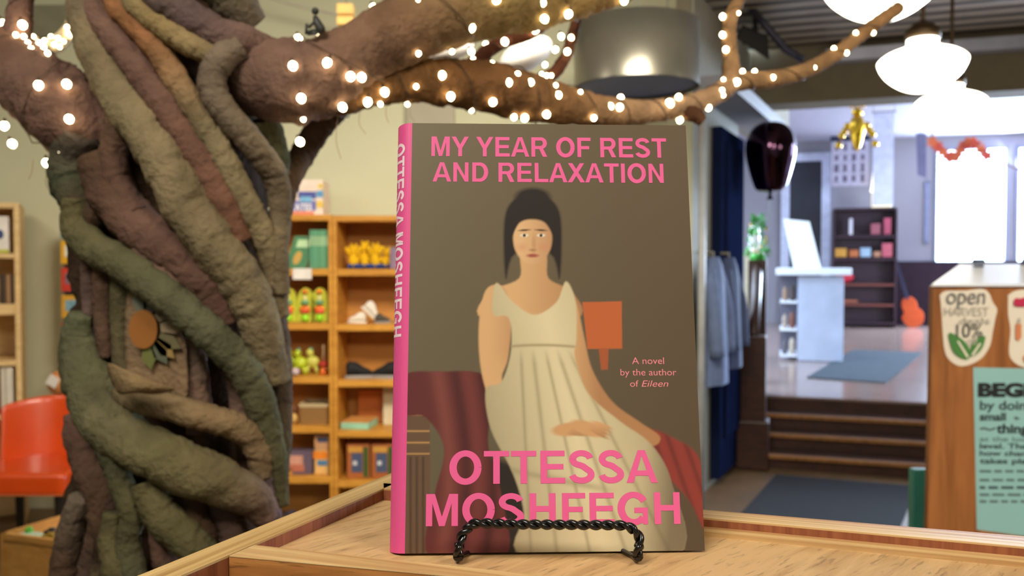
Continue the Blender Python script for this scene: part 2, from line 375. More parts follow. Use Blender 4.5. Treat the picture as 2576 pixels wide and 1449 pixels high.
# mats
def matpx(name, corners, z, m, label):
    q = [G(x, y, z) for x, y in corners]
    return tag(obj(name, MB().hexa([v + Vector((0, 0, 0.001)) for v in q], [v + Vector((0, 0, 0.012)) for v in q]), m), label, 'mat')
matpx('door_mat', [(2030, 951), (2228, 965), (2320, 888), (2146, 881)], PLAT, mat('blue_grey_mat', (54, 63, 72), 0.95, var=0.1, bump=0.4, spec=0.1), 'blue-grey mat on the raised wooden floor')
matpx('door_mat', [(1820, 1345), (2250, 1365), (2306, 1226), (1952, 1197)], 0.0, mat('charcoal_mat', (22, 23, 27), 0.95, var=0.1, bump=0.4), 'charcoal mat on the lower floor at the foot of the steps')

# ================================================================ BACK ROOM, RAISED FLOOR
M_white = mat('white_laminate', (234, 240, 252), 0.3, var=0.02)
cb = G(2004, 908, PLAT)
ct = thing('service_counter', 'white glass-fronted shop counter on the raised floor', 'counter', cb)
def CB(u, v, z): return cb + UD * u + VD * v + Vector((0, 0, z))
obj('body', MB().box(CB(0.27, 0.3, 0.52), (0.52, 0.6, 1.03), RG), mat('glossy_blue_white', (182, 192, 218), 0.12, var=0.10, vscale=3), ct, bevel=0.005)
obj('counter_top', MB().box(CB(0.18, 0.3, 1.095), (0.86, 0.78, 0.085), RG), M_white, ct, bevel=0.01)
for z in (0.06, 0.38, 0.72): obj('side_shelf', MB().box(CB(-0.10, 0.28, z), (0.2, 0.5, 0.03), RG), M_white, ct)
obj('side_back', MB().box(CB(-0.10, 0.54, 0.55), (0.2, 0.02, 1.0), RG), mat('grey_lining', (96, 92, 104), 0.6), ct)
jc = [(150, 120, 100), (70, 52, 48), (168, 150, 140), (120, 70, 52), (90, 84, 96), (190, 176, 160)]
wh = ['top', 'middle', 'bottom']
for i, z in enumerate((0.735, 0.395, 0.075)):
    for k in range(2):
        c = CB(-0.14 + 0.085 * k, 0.08, z)
        mb = MB().lathe(c, [(0.03, 0), (0.034, 0.01), (0.034, 0.12 + 0.03 * k), (0.02, 0.15 + 0.03 * k), (0.02, 0.17 + 0.03 * k)], 12)
        tag(obj('jar', mb, mat('jar_%d' % (i * 2 + k), jc[i * 2 + k], 0.3), smooth=False), '%s jar on the %s side shelf of the white counter' % (('shorter', 'taller')[k], wh[i]), 'jar', 'jars on the counter shelves')
M_paper = mat('white_paper', (244, 246, 250), 0.6, var=0.02)
c0 = CB(0.0, 0.25, 1.138)
t = thing('tilted_sign_board', 'white tilted board standing on the white counter', 'board', c0)
obj('board', MB().hexa([c0 + UD * x + VD * (0.16 * z) + Vector((0, 0, z)) for x, z in ((-0.04, 0.0), (0.28, 0.0), (0.14, 0.58), (-0.17, 0.62))],
                       [c0 + UD * x + VD * (0.16 * z + 0.03) + Vector((0, 0, z)) for x, z in ((-0.04, 0.0), (0.28, 0.0), (0.14, 0.58), (-0.17, 0.62))]), M_paper, t)
obj('prop', MB().hexa([c0 + UD * x + VD * y + Vector((0, 0, z)) for x, y, z in ((0.0, 0.10, 0.3), (0.08, 0.10, 0.3), (0.08, 0.28, 0.0), (0.0, 0.28, 0.0))],
                      [c0 + UD * x + VD * y + Vector((0, 0, z)) for x, y, z in ((0.0, 0.115, 0.3), (0.08, 0.115, 0.3), (0.08, 0.295, 0.0), (0.0, 0.295, 0.0))]), M_paper, t)
# dark bookcase at the far wall
M_db = wood('dark_bookcase_wood', (44, 26, 38), (60, 36, 46), (3, 3, 30))
b0 = G(2092, 822, PLAT); b1 = b0 + UD * 1.12
bc = thing('dark_bookcase', 'dark wooden bookcase against the far wall', 'bookcase', b0)
def BB(u, v, z): return b0 + UD * u + VD * v + Vector((0, 0, z))
HB = 2.22
for u in (0.02, 1.1): obj('side_panel', MB().box(BB(u, 0.16, HB / 2), (0.04, 0.32, HB), RG), M_db, bc)
obj('back_panel', MB().box(BB(0.56, 0.31, HB / 2), (1.1, 0.02, HB), RG), M_db, bc)
for i, z in enumerate((0.08, 0.42, 0.80, 1.28, 1.70, HB)):
    obj('shelf', MB().box(BB(0.56, 0.16, z), (1.06, 0.3, 0.045), RG), (wood('red_brown_shelf', (98, 48, 40), (120, 62, 50)) if i in (1, 2) else M_db), bc)
its = [(0.30, 1.30, 0.05, 0.30, (210, 206, 214), 'pale narrow item'), (0.75, 1.72, 0.16, 0.2, (150, 80, 90), 'pinkish box'), (0.95, 1.72, 0.12, 0.3, (176, 76, 96), 'rose-coloured book'),
       (0.15, 1.30, 0.2, 0.16, (196, 140, 48), 'amber box'), (0.38, 1.30, 0.16, 0.13, (180, 100, 52), 'orange-brown box'), (0.58, 1.30, 0.18, 0.17, (150, 176, 196), 'pale blue box'), (0.78, 1.30, 0.12, 0.1, (170, 120, 90), 'tan box'), (0.95, 1.30, 0.17, 0.25, (190, 90, 104), 'pink round-edged box'),
       (0.25, 0.44, 0.4, 0.05, (150, 84, 56), 'flat brown board')]
its[0] = (0.32, 1.72, 0.06, 0.30, (210, 206, 214), 'pale narrow item')
for (u, z, w, h, c, nm) in its:
    shelfname = {1.72: 'upper', 1.30: 'middle', 0.44: 'lowest open'}[z]
    tag(obj('boxed_item', MB().box(BB(u, 0.06, z + 0.0235 + h / 2), (w, 0.12, h), RG), mat('c_%d_%d_%d' % c, c, 0.6), bevel=0.006), '%s on the %s shelf of the dark bookcase' % (nm, shelfname), 'box', 'things in the dark bookcase')
mb = MB().ball(BB(0.22, 0.1, 0.94), (0.17, 0.06, 0.105), RG); tag(obj('red_bag', mb, mat('red_cloth', (190, 28, 52), 0.6), smooth=True), 'red rounded bag on a shelf of the dark bookcase', 'bag')
# wall notice above the bookcase
z0 = 1.65 + (665 - 530) / 129; z1 = 1.65 + (665 - 420) / 129
n_ = thing('notice_poster', 'grey notice with rows of dark marks above the dark bookcase', 'poster', BB(0.3, 0.3, z0))
obj('sheet', MB().box(BB(0.31, 0.30, (z0 + z1) / 2 - 0.02), (0.66, 0.02, z1 - z0), RG), mat('notice_paper', (176, 170, 186), 0.7), n_)
obj('header_bar', MB().box(BB(0.31, 0.295, z1 + 0.06), (0.70, 0.03, 0.16), RG), mat('header_ink', (34, 34, 66), 0.6), n_)
mb = MB()
for r in range(4):
    for k in range(4):
        h = 0.10 + 0.07 * random.random()
        mb.box(BB(0.07 + 0.155 * k, 0.286, z1 - 0.13 - r * 0.2), (0.05 + 0.03 * random.random(), 0.006, h), RG)
obj('print', mb, mat('notice_ink', (92, 84, 104), 0.7), n_)
# table lamp on the bookcase
lb = BB(0.86, 0.14, HB + 0.024)
t = thing('small_lamp', 'small lit lamp with cream base on the dark bookcase', 'lamp', lb)
obj('base', MB().box(lb + Vector((0, 0, 0.15)), (0.34, 0.2, 0.29), RG), mat('lit_cream', (255, 238, 196), 0.5, emit=0.9), t, bevel=0.02)
obj('lamp_shade', MB().lathe(lb + UD * -0.12 + Vector((0, 0, 0.30)), [(0.08, 0), (0.06, 0.1), (0.03, 0.5), (0.025, 0.62)], 16), mat('lit_white', (255, 250, 232), 0.5, emit=2.5), t, smooth=True)
# hanging white banner
bp_ = P(2222, 400, 12.0)
t = thing('hanging_banner', 'pale lavender banner hanging before the far wall', 'banner', P(2222, 515, 12.0))
obj('cloth', MB().box(bp_, (0.27, 0.012, 1.33), RG), mat('lavender_cloth', (206, 206, 236), 0.7), t)
obj('rod', MB().tube([bp_ + UD * -0.16 + ZUP * 0.67, bp_ + UD * 0.16 + ZUP * 0.67], 0.012, 8), M_grey, t)
mb = MB()
for sgn in (-1, 1): mb.tube([bp_ + UD * 0.14 * sgn + ZUP * 0.67, Vector((bp_.x, bp_.y, 4.1)) + UD * 0.14 * sgn], 0.004, 6)
obj('cord', mb, M_grey, t)
# gold hanging ornament
go = P(2156, 330, 9.0)
t = thing('gold_ornament', 'gold foil winged ornament hanging over the raised floor', 'ornament', go)
M_gold = mat('gold_foil', (232, 184, 60), 0.25, metal=0.85, var=0.3, vscale=40)
obj('body', MB().lathe(go + Vector((0, 0, -0.22)), [(0.005, 0), (0.04, 0.06), (0.07, 0.18), (0.09, 0.27), (0.06, 0.36), (0.01, 0.40)], 14), M_gold, t, smooth=True)
for sgn in (-1, 1):
    mb = MB()
    for k in range(5):
        mb.ball(go + UD * sgn * (0.07 + 0.028 * k) + Vector((0, 0, 0.05 - 0.012 * k * k + 0.02 * (k % 2))), (0.035, 0.025, 0.04), RG, 8, 6)
    obj('wing', mb, M_gold, t, smooth=True)
mb = MB().ball(go + Vector((0, 0, 0.2)), (0.06, 0.05, 0.05), None, 12, 8)
for k in range(5): mb.ball(go + UD * (-0.06 + 0.03 * k) + Vector((0, 0, 0.26 + 0.01 * (k % 2))), 0.018, None, 8, 6)
obj('head', mb, M_gold, t, smooth=True)
obj('cord', MB().tube([go + Vector((0, 0, 0.25)), Vector((go.x, go.y, 4.1))], 0.003, 5), M_grey, t)
# guitar leaning at the far wainscot
g0 = G(2278, 819, PLAT) - VD * 0.5 + UD * 0.12
t = thing('guitar', 'orange-bodied guitar with dark neck leaning by the wainscot', 'guitar', g0)
gu = (UD * -0.28 + VD * 0.10 + ZUP * 1.0).normalized(); gr = (UD - gu * UD.dot(gu)).normalized()
out = [(0.0, 0.0)]
gp = []
for k in range(40):
    a = 2 * math.pi * k / 40; y = -math.cos(a)
    w = 0.2 * (1.0 if y < 0 else 0.78) * abs(math.sin(a)) ** 0.7 * (1 - 0.18 * math.exp(-((y - 0.15) / 0.25) ** 2))
    gp.append((w * (1 if math.sin(a) >= 0 else -1), 0.3 + 0.29 * y))
obj('body', MB().prism(gp, g0, gr, gu, -0.09), mat('orange_lacquer', (206, 84, 40), 0.25), t, bevel=0.01)
obj('neck', MB().box(g0 + gu * 1.05, (0.06, 0.03, 1.0), Matrix((gr, gr.cross(gu) * -1, gu)).transposed()), mat('ebony', (34, 30, 60), 0.4), t)
obj('headstock', MB().box(g0 + gu * 1.63, (0.09, 0.03, 0.2), Matrix((gr, gr.cross(gu) * -1, gu)).transposed()), mat('ebony', 0), t)
# autumn garland over the windows
gm = [P(2345, 352, 11.5), P(2395, 392, 11.5), P(2440, 352, 11.4), P(2500, 400, 11.2), P(2600, 440, 11.0)]
pp = catmull(gm, 8)
t = thing('autumn_garland', 'orange leaf garland strung before the bright windows', 'garland', gm[1])
obj('cord', MB().tube([Vector((gm[0].x, gm[0].y, 4.1))] + pp, 0.012, 6), mat('twig', (120, 84, 70), 0.8), t)
for i, p in enumerate(pp):
    if i % 2 == 0 and i < 24:
        pts = []
        for k in range(10):
            r = 0.095 if k % 2 == 0 else 0.05
            pts.append((r * math.cos(2 * math.pi * k / 10 + i), r * math.sin(2 * math.pi * k / 10 + i)))
        obj('leaf', MB().prism(pts, p - VD * 0.02 + Vector((0, 0, -0.03)), UD, ZUP, 0.006), mat(('leaf_a', 'leaf_b')[i % 4 // 2], ((206, 100, 56), (190, 70, 50))[i % 4 // 2], 0.7), t)
# curved dark pennant beside the sliver window
pn = [P(2318, 330, 12.5), P(2316, 430, 12.5), P(2326, 446, 12.4)]
t = thing('dark_pennant', 'dark vertical pennant hanging before the narrow window', 'banner', pn[1])
obj('cloth', MB().hexa([P(x, y, 12.5) for x, y in ((2304, 335), (2330, 335), (2330, 448), (2308, 440))], [P(x, y, 12.52) for x, y in ((2304, 335), (2330, 335), (2330, 448), (2308, 440))]), mat('slate_cloth', (92, 88, 116), 0.7), t)
obj('cord', MB().tube([P(2317, 335, 12.51), Vector((P(2317, 335, 12.51).x, 12.51, 4.1))], 0.006, 5), M_grey, t)

# ================================================================ RIGHT OF THE BOOK: pole, coats, balloon
p0 = G(1765, 1128, 0)
pb = Vector((p0.x, 5.42, 0.0)); pb.x = P(1764, 900, 5.42).x
tag(obj('pipe_pole', MB().lathe(pb, [(0.024, 0.0), (0.024, 2.79)], 16), mat('pipe_paint', (168, 172, 176), 0.4), smooth=True), 'slim grey pipe standing against the end of the cream wall', 'pipe')
M_coat = mat('denim_blue_cloth', (84, 100, 138), 0.85, var=0.15, vscale=12, bump=0.3, bscale=30)
for i, (tx, col, nm, lab, L) in enumerate(((0.08, (96, 112, 150), 'a', 'pale denim jacket hanging beside the grey pipe', 0.86), (0.56, (66, 78, 112), 'b', 'slate blue jacket hanging on the navy door', 0.80))):
    top = WM(tx, 1.70, 0.13)
    t = thing('hanging_jacket', lab, 'jacket', WM(tx, 0.8, 0.16))
    m_ = mat('jacket_' + nm, col, 0.85, var=0.15, vscale=12, bump=0.3, bscale=30)
    rings = [(0.04, 0.04, 0), (0.10, 0.06, 0.06), (0.15, 0.07, 0.16), (0.15, 0.08, 0.4), (0.16, 0.09, 0.62), (0.175, 0.095, L)]
    vs = []; sg = 28
    for (rx, ry, dz) in rings:
        for k in range(sg):
            a = 2 * math.pi * k / sg; w = 1 + 0.07 * math.sin(7 * a + i) * min(1, dz * 2)
            vs.append(top + wmd * (rx * w * math.cos(a)) - wmn * (ry * w * math.sin(a)) - ZUP * dz)
    fs_ = [(r * sg + k, r * sg + (k + 1) % sg, (r + 1) * sg + (k + 1) % sg, (r + 1) * sg + k) for r in range(len(rings) - 1) for k in range(sg)]
    obj('jacket_body', MB().add(vs, fs_), m_, t, smooth=True)
    for sgn in (-1, 1):
        obj('sleeve', MB().tube(catmull([top + wmd * 0.11 * sgn - ZUP * 0.1, top + wmd * 0.18 * sgn - wmn * 0.05 - ZUP * 0.35, top + wmd * 0.17 * sgn - wmn * 0.07 - ZUP * 0.66], 5), 0.05, 12), m_, t, smooth=True)
    obj('hook', MB().tube([top + wmn * 0.115 + ZUP * 0.03, top + ZUP * 0.03, top - ZUP * 0.01], 0.01, 8), M_grey, t)
# foil balloon
bx = P(1938, 398, 6.6)
t = thing('foil_balloon', 'dark shiny foil balloon floating over the balustrade', 'balloon', P(1938, 490, 6.6))
pr = [(0.012, -0.27), (0.10, -0.255), (0.135, -0.19), (0.172, -0.06), (0.192, 0.05), (0.186, 0.14), (0.15, 0.22), (0.09, 0.27), (0.012, 0.285)]
obj('envelope', MB().lathe(bx, [(r, z) for r, z in [(a_.x, a_.z) for a_ in catmull([Vector((r, 0, z)) for r, z in pr], 4)]], 36), mat('plum_foil', (70, 48, 66), 0.06, metal=1.0, var=0.2, vscale=3), t, smooth=True)
obj('knot', MB().lathe(bx + Vector((0, 0, -0.325)), [(0.03, 0), (0.012, 0.03), (0.014, 0.06)], 10), mat('plum_foil', 0), t)
tw = n1 + Vector((0, 0, PLAT + 1.22))
obj('ribbon', MB().tube(catmull([bx + Vector((0, 0, -0.31)), (bx + tw) / 2 + Vector((0.03, 0, -0.05)), tw + Vector((0, 0, 0.42))], 8), 0.003, 5), mat('green_ribbon', (70, 150, 80), 0.4), t)
t = thing('tinsel_weight', 'green tinsel balloon weight on top of the dark post', 'balloon weight', tw)
obj('foot', MB().lathe(tw, [(0.07, 0.0), (0.075, 0.03), (0.05, 0.06)], 14), mat('green_foil', (58, 150, 52), 0.3, metal=0.4), t)
mb = MB()
for k in range(90):
    a = random.random() * 6.28; z = 0.04 + 0.36 * random.random(); r = 0.10 - 0.08 * (z / 0.42)
    c = tw + Vector((r * math.cos(a), r * math.sin(a), z)); d = Vector((math.cos(a), math.sin(a), random.uniform(-0.8, 1.4))) * 0.045
    mb.tube([c - d * 0.3, c + d * 0.4, c + d * 0.9 - ZUP * 0.01], [0.006, 0.008, 0.002], 4)
o = obj('tinsel', mb, mat('green_foil', 0), t); o['kind'] = 'stuff'
mb = MB()
for k in range(7):
    a = random.random() * 6.28; mb.ball(tw + Vector((0.07 * math.cos(a), 0.07 * math.sin(a) - 0.02, 0.08 + 0.04 * k)), 0.014, None, 8, 6)
o = obj('gold_beads', mb, M_gold, t); o.name = 'bead_trim'
lpos = P(1897, 632, 8.4)
t = thing('small_white_vase', 'small bright white vase on a tall cream pedestal beyond the balustrade', 'vase', Vector((lpos.x, lpos.y, PLAT)))
obj('vase', MB().lathe(lpos, [(0.035, 0), (0.055, 0.04), (0.055, 0.16), (0.045, 0.24), (0.04, 0.25)], 16), mat('glazed_white', (246, 248, 252), 0.15), t, smooth=True)
hgt = lpos.z - PLAT
obj('stand', MB().box(Vector((lpos.x, lpos.y, PLAT + hgt / 2)), (0.18, 0.18, hgt), RG), mat('cream_stand', (222, 210, 192), 0.5), t)

# ================================================================ PENDANT LAMPS + DRUM + HANGING BITS
M_globe = mat('lit_opal_glass', (255, 246, 226), 0.3, emit=7.0, var=0.01)
M_brass = mat('dark_brass', (78, 62, 44), 0.4, metal=0.7)
gpr = [(0.004, -0.122), (0.05, -0.118), (0.10, -0.098), (0.145, -0.066), (0.178, -0.030), (0.198, 0.012), (0.196, 0.034), (0.16, 0.062), (0.11, 0.082), (0.075, 0.098), (0.07, 0.13)]
gpr = [(v_.x, v_.z) for v_ in catmull([Vector((r, 0, z)) for r, z in gpr], 4)]
for (px, py, Y, lab) in ((2218, -40, 2.85, 'largest lit opal globe pendant, cut by the top of the view'), (2320, 168, 4.04, 'second lit opal globe pendant, whole and in the middle of the row'), (2392, 268, 5.15, 'lit opal globe pendant farthest along the row, before the windows')):
    c = P(px, py, Y)
    t = thing('pendant_lamp', lab, 'pendant lamp', (c.x, c.y, 3.5), 'opal globe pendant lamps')
    obj('globe', MB().lathe(c, gpr, 40), M_globe, t, smooth=True)
    obj('fitter', MB().lathe(c + Vector((0, 0, 0.13)), [(0.078, 0), (0.08, 0.04), (0.05, 0.07), (0.02, 0.09)], 24), M_brass, t, smooth=True)
    obj('stem', MB().tube([c + Vector((0, 0, 0.21)), Vector((c.x, c.y, 3.48))], 0.011, 10), M_brass, t)
    obj('canopy', MB().lathe((c.x, c.y, 3.45), [(0.03, 0), (0.07, 0.03), (0.075, 0.055)], 24), M_brass, t, smooth=True)
dc = P(1600, 245, 4.6)
t = thing('metal_drum', 'round brushed metal drum hanging behind the lit branches', 'duct', (dc.x, dc.y, 3.5))
Rd = 155 / F * 4.6; zt = P(1600, 64, 4.6).z; zb = P(1600, 222, 4.6).z
obj('shell', MB().lathe((dc.x, dc.y, 0), [(Rd, zb), (Rd, zt), (Rd - 0.012, zt), (Rd - 0.012, zb)], 56, caps=False).add([], []), mat('brushed_steel', (150, 146, 134), 0.32, metal=0.8, var=0.1, vscale=3), t, smooth=True)
obj('inner_plate', MB().lathe((dc.x, dc.y, zb + 0.015), [(0.004, 0), (Rd - 0.015, 0), (Rd - 0.015, 0.01), (0.004, 0.01)], 48), mat('blue_liner', (52, 70, 140), 0.5), t, label='blue underside plate')
obj('top_plate', MB().lathe((dc.x, dc.y, zt - 0.02), [(0.004, 0), (Rd - 0.012, 0), (Rd - 0.012, 0.01), (0.004, 0.01)], 48), M_grey, t)
mb = MB()
for k in range(3):
    a = 2 * math.pi * k / 3 + 0.4; mb.tube([(dc.x + 0.2 * math.cos(a), dc.y + 0.2 * math.sin(a), zt), (dc.x + 0.2 * math.cos(a), dc.y + 0.2 * math.sin(a), 3.51)], 0.006, 6)
obj('hanger_rod', mb, M_grey, t)
sb = P(1895, 105, 6.2)
t = thing('ceiling_speaker', 'black box hanging by a dark slanting bar under the ribbed ceiling', 'speaker', sb)
obj('box', MB().hexa([P(x, y, 6.2) for x, y in ((1852, 96), (1868, 62), (1932, 92), (1936, 152), (1868, 140))][:4], [P(x, y, 6.5) for x, y in ((1852, 96), (1868, 62), (1932, 92), (1936, 152))]), mat('matt_black', (26, 24, 24), 0.6), t, bevel=0.01)
obj('bar', MB().tube([P(1888, 20, 6.15), P(1936, 76, 6.15), P(1976, 124, 6.15), P(2020, 150, 6.15)], 0.028, 10), mat('slate_bar', (62, 62, 78), 0.35, metal=0.5), t, smooth=True)
obj('bracket', MB().tube([P(1888, 20, 6.15), Vector((P(1888, 20, 6.15).x, 6.15, 3.51))], 0.02, 8), mat('matt_black', 0), t)
obj('bracket', MB().tube([P(1900, 80, 6.3), Vector((P(1900, 80, 6.3).x, 6.3, 3.51))], 0.02, 8), mat('matt_black', 0), t)
# white shade hanging behind the branches
wp = P(1322, 140, 3.6)
t = thing('white_paper_shade', 'white rounded paper shade hanging between the lit branches', 'paper shade', wp)
obj('shade', MB().ball(wp, (0.125, 0.12, 0.062), Matrix.Rotation(math.radians(-28), 3, 'Y'), 24, 12), mat('thin_white_paper', (226, 220, 212), 0.7, var=0.03), t, smooth=True)
obj('cord', MB().tube([wp, (wp.x, wp.y, 3.51)], 0.003, 5), M_grey, t)
wp2 = P(1125, 128, 3.8)
t = thing('white_paper_shade', 'thin sliver of white paper shade showing behind the forked branch', 'paper shade', wp2)
obj('shade', MB().ball(wp2, (0.13, 0.09, 0.045), Matrix.Rotation(math.radians(-14), 3, 'Y'), 24, 12), mat('thin_white_paper', 0), t, smooth=True)
obj('cord', MB().tube([wp2, (wp2.x, wp2.y, 3.51)], 0.003, 5), M_grey, t)
# yellow lantern
yl = P(872, 40, 4.4)
t = thing('yellow_lantern', 'small yellow box lantern hanging behind the branch', 'lantern', yl)
for k, (yy, hh) in enumerate(((26, 0.055), (55, 0.045))):
    c = P(870, yy, 4.4); obj('panel', MB().box(c, (0.085, 0.07, hh)), mat('lit_yellow', (232, 190, 110), 0.5, emit=0.12), t, bevel=0.006)
obj('cord', MB().tube([yl, (yl.x, yl.y, 3.51)], 0.003, 5), M_grey, t)
tag(obj('conduit', MB().tube([P(640, -30, 5.3), P(700, 2, 5.3), P(890, 48, 5.3), P(960, 66, 5.3)], 0.008, 8), mat('conduit_grey', (190, 184, 168), 0.5)), 'thin pale cable crossing the cream wall near the ceiling', 'cable')
tag(obj('wall_vent', MB().bpx(70, 12, 190, 92, 5.55, 0.05), mat('vent_grey', (134, 130, 108), 0.7)), 'grey rectangular panel high on the wall by the glowing branch', 'wall panel')

# ================================================================ DISPLAY CABINET IN FRONT
ZR = EYE - 0.143; ZP = ZR - 0.0075
M_ply = wood('plywood_edge', (150, 112, 62), (214, 182, 122), (3, 210, 210), rough=0.5, dist=0.6, rot=(0, 0, -math.atan2(0.185, 0.06)), pores=0.25)
vA, vB = G(345, 1449, ZR), G(985, 1190, ZR)
ang = math.atan2(vB.y - vA.y, vB.x - vA.x)
MATS.pop('plywood_edge'); M_ply = wood('plywood_edge_strip', (158, 118, 66), (220, 188, 128), (3, 190, 190), rough=0.5, dist=0.5, rot=(0, 0, -ang), pores=0.2)
rl0, rl1 = G(1772, 1302, ZR), G(2240, 1345, ZR); angr = math.atan2(rl1.y - rl0.y, rl1.x - rl0.x)
M_plyx = wood('plywood_rail', (170, 122, 74), (218, 186, 132), (4, 190, 190), rough=0.5, dist=0.5, rot=(0, 0, -angr), pores=0.2)
M_red = wood('reddish_cut_edge', (128, 70, 46), (160, 98, 64), (260, 260, 3), rough=0.6, dist=0.4)
M_oakf = wood('oak_face', (150, 92, 42), (196, 134, 74), (5, 120, 120), rough=0.5, dist=1.0, rot=(0, 0, -angr), pores=0.45)
M_oak = wood('pale_oak_veneer', (172, 134, 90), (206, 170, 122), (14, 90, 90), rough=0.5, dist=1.2, rot=(0, 0, -(angr + math.radians(62))), pores=0.35, mid=0.42)
cab = thing('display_cabinet', 'pale oak display cabinet top with plywood rim, holding the pink-lettered book', 'display cabinet', (0.25, 0.48, 0))
def line_at(a, b, t): return a + (b - a) * t
def slab(poly, z0, z1, mb=None):
    mb = mb or MB(); m = len(poly)
    vs = [Vector((p.x, p.y, z0)) for p in poly] + [Vector((p.x, p.y, z1)) for p in poly]
    return mb.add(vs, [tuple(range(m - 1, -1, -1)), tuple(range(m, 2 * m))] + [(i, (i + 1) % m, m + (i + 1) % m, m + i) for i in range(m)])
iA, iB = G(452, 1449, ZR), G(964, 1229, ZR)
side = [line_at(vA, vB, -0.5), line_at(vA, vB, 1.25), line_at(iA, iB, 1.42), line_at(iA, iB, -0.6)]
obj('side_panel', slab(side, 0.0, ZR - 0.0012), M_red, cab, label='reddish inner side panel')
obj('side_panel_edge', slab(side, ZR - 0.0012, ZR), M_ply, cab)
f0, f1 = G(576, 1397, ZR), G(1100, 1445, ZR); k0, k1 = G(640, 1370, ZR), G(1227, 1432, ZR)
TR = 1.9
fr = [f0, line_at(f0, f1, 3.6), line_at(k0, k1, 3.2), k0]
obj('front_rail', slab(fr, ZR - 0.11, ZR - 0.001), M_oakf, cab)
obj('front_rail_edge', slab(fr, ZR - 0.001, ZR), M_plyx, cab, bevel=0.0004)
r0, r1 = G(965, 1229, ZR), rl1; q0, q1 = G(965, 1215, ZR), G(2576, 1349, ZR)
bk = [r0, line_at(r0, r1, 2.0), line_at(q0, q1, 1.7), q0]
obj('back_panel', slab(bk, 0.0, ZR - 0.001), M_red, cab)
obj('back_rail_edge', slab(bk, ZR - 0.001, ZR), M_plyx, cab)
s0_, s1_ = G(1772, 1319, ZR - 0.005), G(2240, 1366, ZR - 0.005); u0_, u1_ = G(1772, 1338, ZR - 0.005), G(2240, 1383, ZR - 0.005)
stp = [line_at(u0_, u1_, -1.62), line_at(u0_, u1_, 2.6), line_at(s0_, s1_, 2.6) + Vector((0, 0.004, 0)), line_at(s0_, s1_, -1.62) + Vector((0, 0.004, 0))]
obj('inner_strip', slab(stp, ZP - 0.02, ZR - 0.005), M_plyx, cab)
tp = [line_at(k0, k1, -0.05), line_at(k0, k1, 3.2), line_at(s0_, s1_, 2.5), line_at(r0, r1, -0.01)]
obj('top_panel', slab(tp, ZP - 0.018, ZP), M_oak, cab)
pr_ = line_at(r0, r1, 2.0); pf_ = line_at(f0, f1, 3.6)
obj('end_panel', slab([pf_, pf_ + Vector((0.02, 0, 0)), pr_ + Vector((0.02, 0.0, 0)), pr_], 0.0, ZR), M_oakf, cab)
obj('plinth', slab([f0 + Vector((0.0, 0.03, 0)), pf_ + Vector((0, 0.03, 0)), pr_, r0], 0.0, 0.10), M_oakf, cab)

# ================================================================ THE BOOK
BO = P(988, 1393, 0.426)
bR = P(1773, 1385, 0.432); bT = P(1012, 310, 0.4746)
U = (bR - BO).normalized(); Wv = (bT - BO); Wv = (Wv - U * Wv.dot(U)).normalized(); N = U.cross(Wv).normalized()
if N.y > 0: N = -N
def cp(px, py):
    h = plane_hit(px, py, BO, N) - BO; return (h.dot(U), h.dot(Wv))
BW = cp(1773, 1385)[0]; BH = cp(1012, 311)[1]; BH2 = cp(1720, 314)[1]
BH = (BH + BH2) / 2
TH = 0.021
def BK(u, w, n=0.0): return BO + U * u + Wv * w + N * n
book = thing('hardcover_book', 'upright book with brown cover, seated figure in white and large pink lettering', 'book', BO)
# printed front: a fine grid whose colours are the print
GX, GY = 300, 430
eu = 0.0062
us = np.linspace(eu, BW, GX); ws = np.linspace(0, BH, GY)
UU, WW = np.meshgrid(us, ws)
pts = np.array(BO)[None, None] + UU[..., None] * np.array(U) + WW[..., None] * np.array(Wv)
qx, qy, qz = pts[..., 0], pts[..., 1], pts[..., 2] - EYE
fwd = qy * _c - qz * _s; upv = qy * _s + qz * _c
X = W / 2 + F * qx / fwd; Y = H_IMG / 2 - F * upv / fwd
def L3(c): return np.array(lin(c)[:3])
def smooth_poly(p, n=6):
    q = [Vector((a, b, 0)) for a, b in p]; q = q + [q[0]]
    out = []; m = len(p)
    for i in range(m):
        a, b, c, d = [Vector((*p[(i + j) % m], 0)) for j in (-1, 0, 1, 2)]
        for k in range(n):
            t = k / n
            r = 0.5 * ((2 * b) + (c - a) * t + (2 * a - 5 * b + 4 * c - d) * t * t + (3 * b - a - 3 * c + d) * t ** 3)
            out.append((r.x, r.y))
    return out
def mask(p, soft=2.0, smooth=True):
    if smooth: p = smooth_poly(p)
    p = np.array(p, float); x0, y0 = p.min(0) - soft * 2; x1, y1 = p.max(0) + soft * 2
    res = np.zeros(X.shape); sel = (X > x0) & (X < x1) & (Y > y0) & (Y < y1)
    x, y = X[sel], Y[sel]; d2 = np.full(x.shape, 1e18); ins = np.zeros(x.shape, bool)
    for i in range(len(p)):
        ax, ay = p[i]; bx_, by_ = p[(i + 1) % len(p)]
        ex, ey = bx_ - ax, by_ - ay; wx, wy = x - ax, y - ay
        t = np.clip((wx * ex + wy * ey) / (ex * ex + ey * ey + 1e-9), 0, 1)
        d2 = np.minimum(d2, (wx - ex * t) ** 2 + (wy - ey * t) ** 2)
        c_ = ((ay <= y) & (by_ > y)) | ((ay > y) & (by_ <= y))
        ins ^= c_ & (x < (bx_ - ax) * (y - ay) / (by_ - ay + 1e-12) + ax)
    d = np.sqrt(d2) * np.where(ins, 1, -1)
    res[sel] = np.clip(d / soft * 0.5 + 0.5, 0, 1); return res
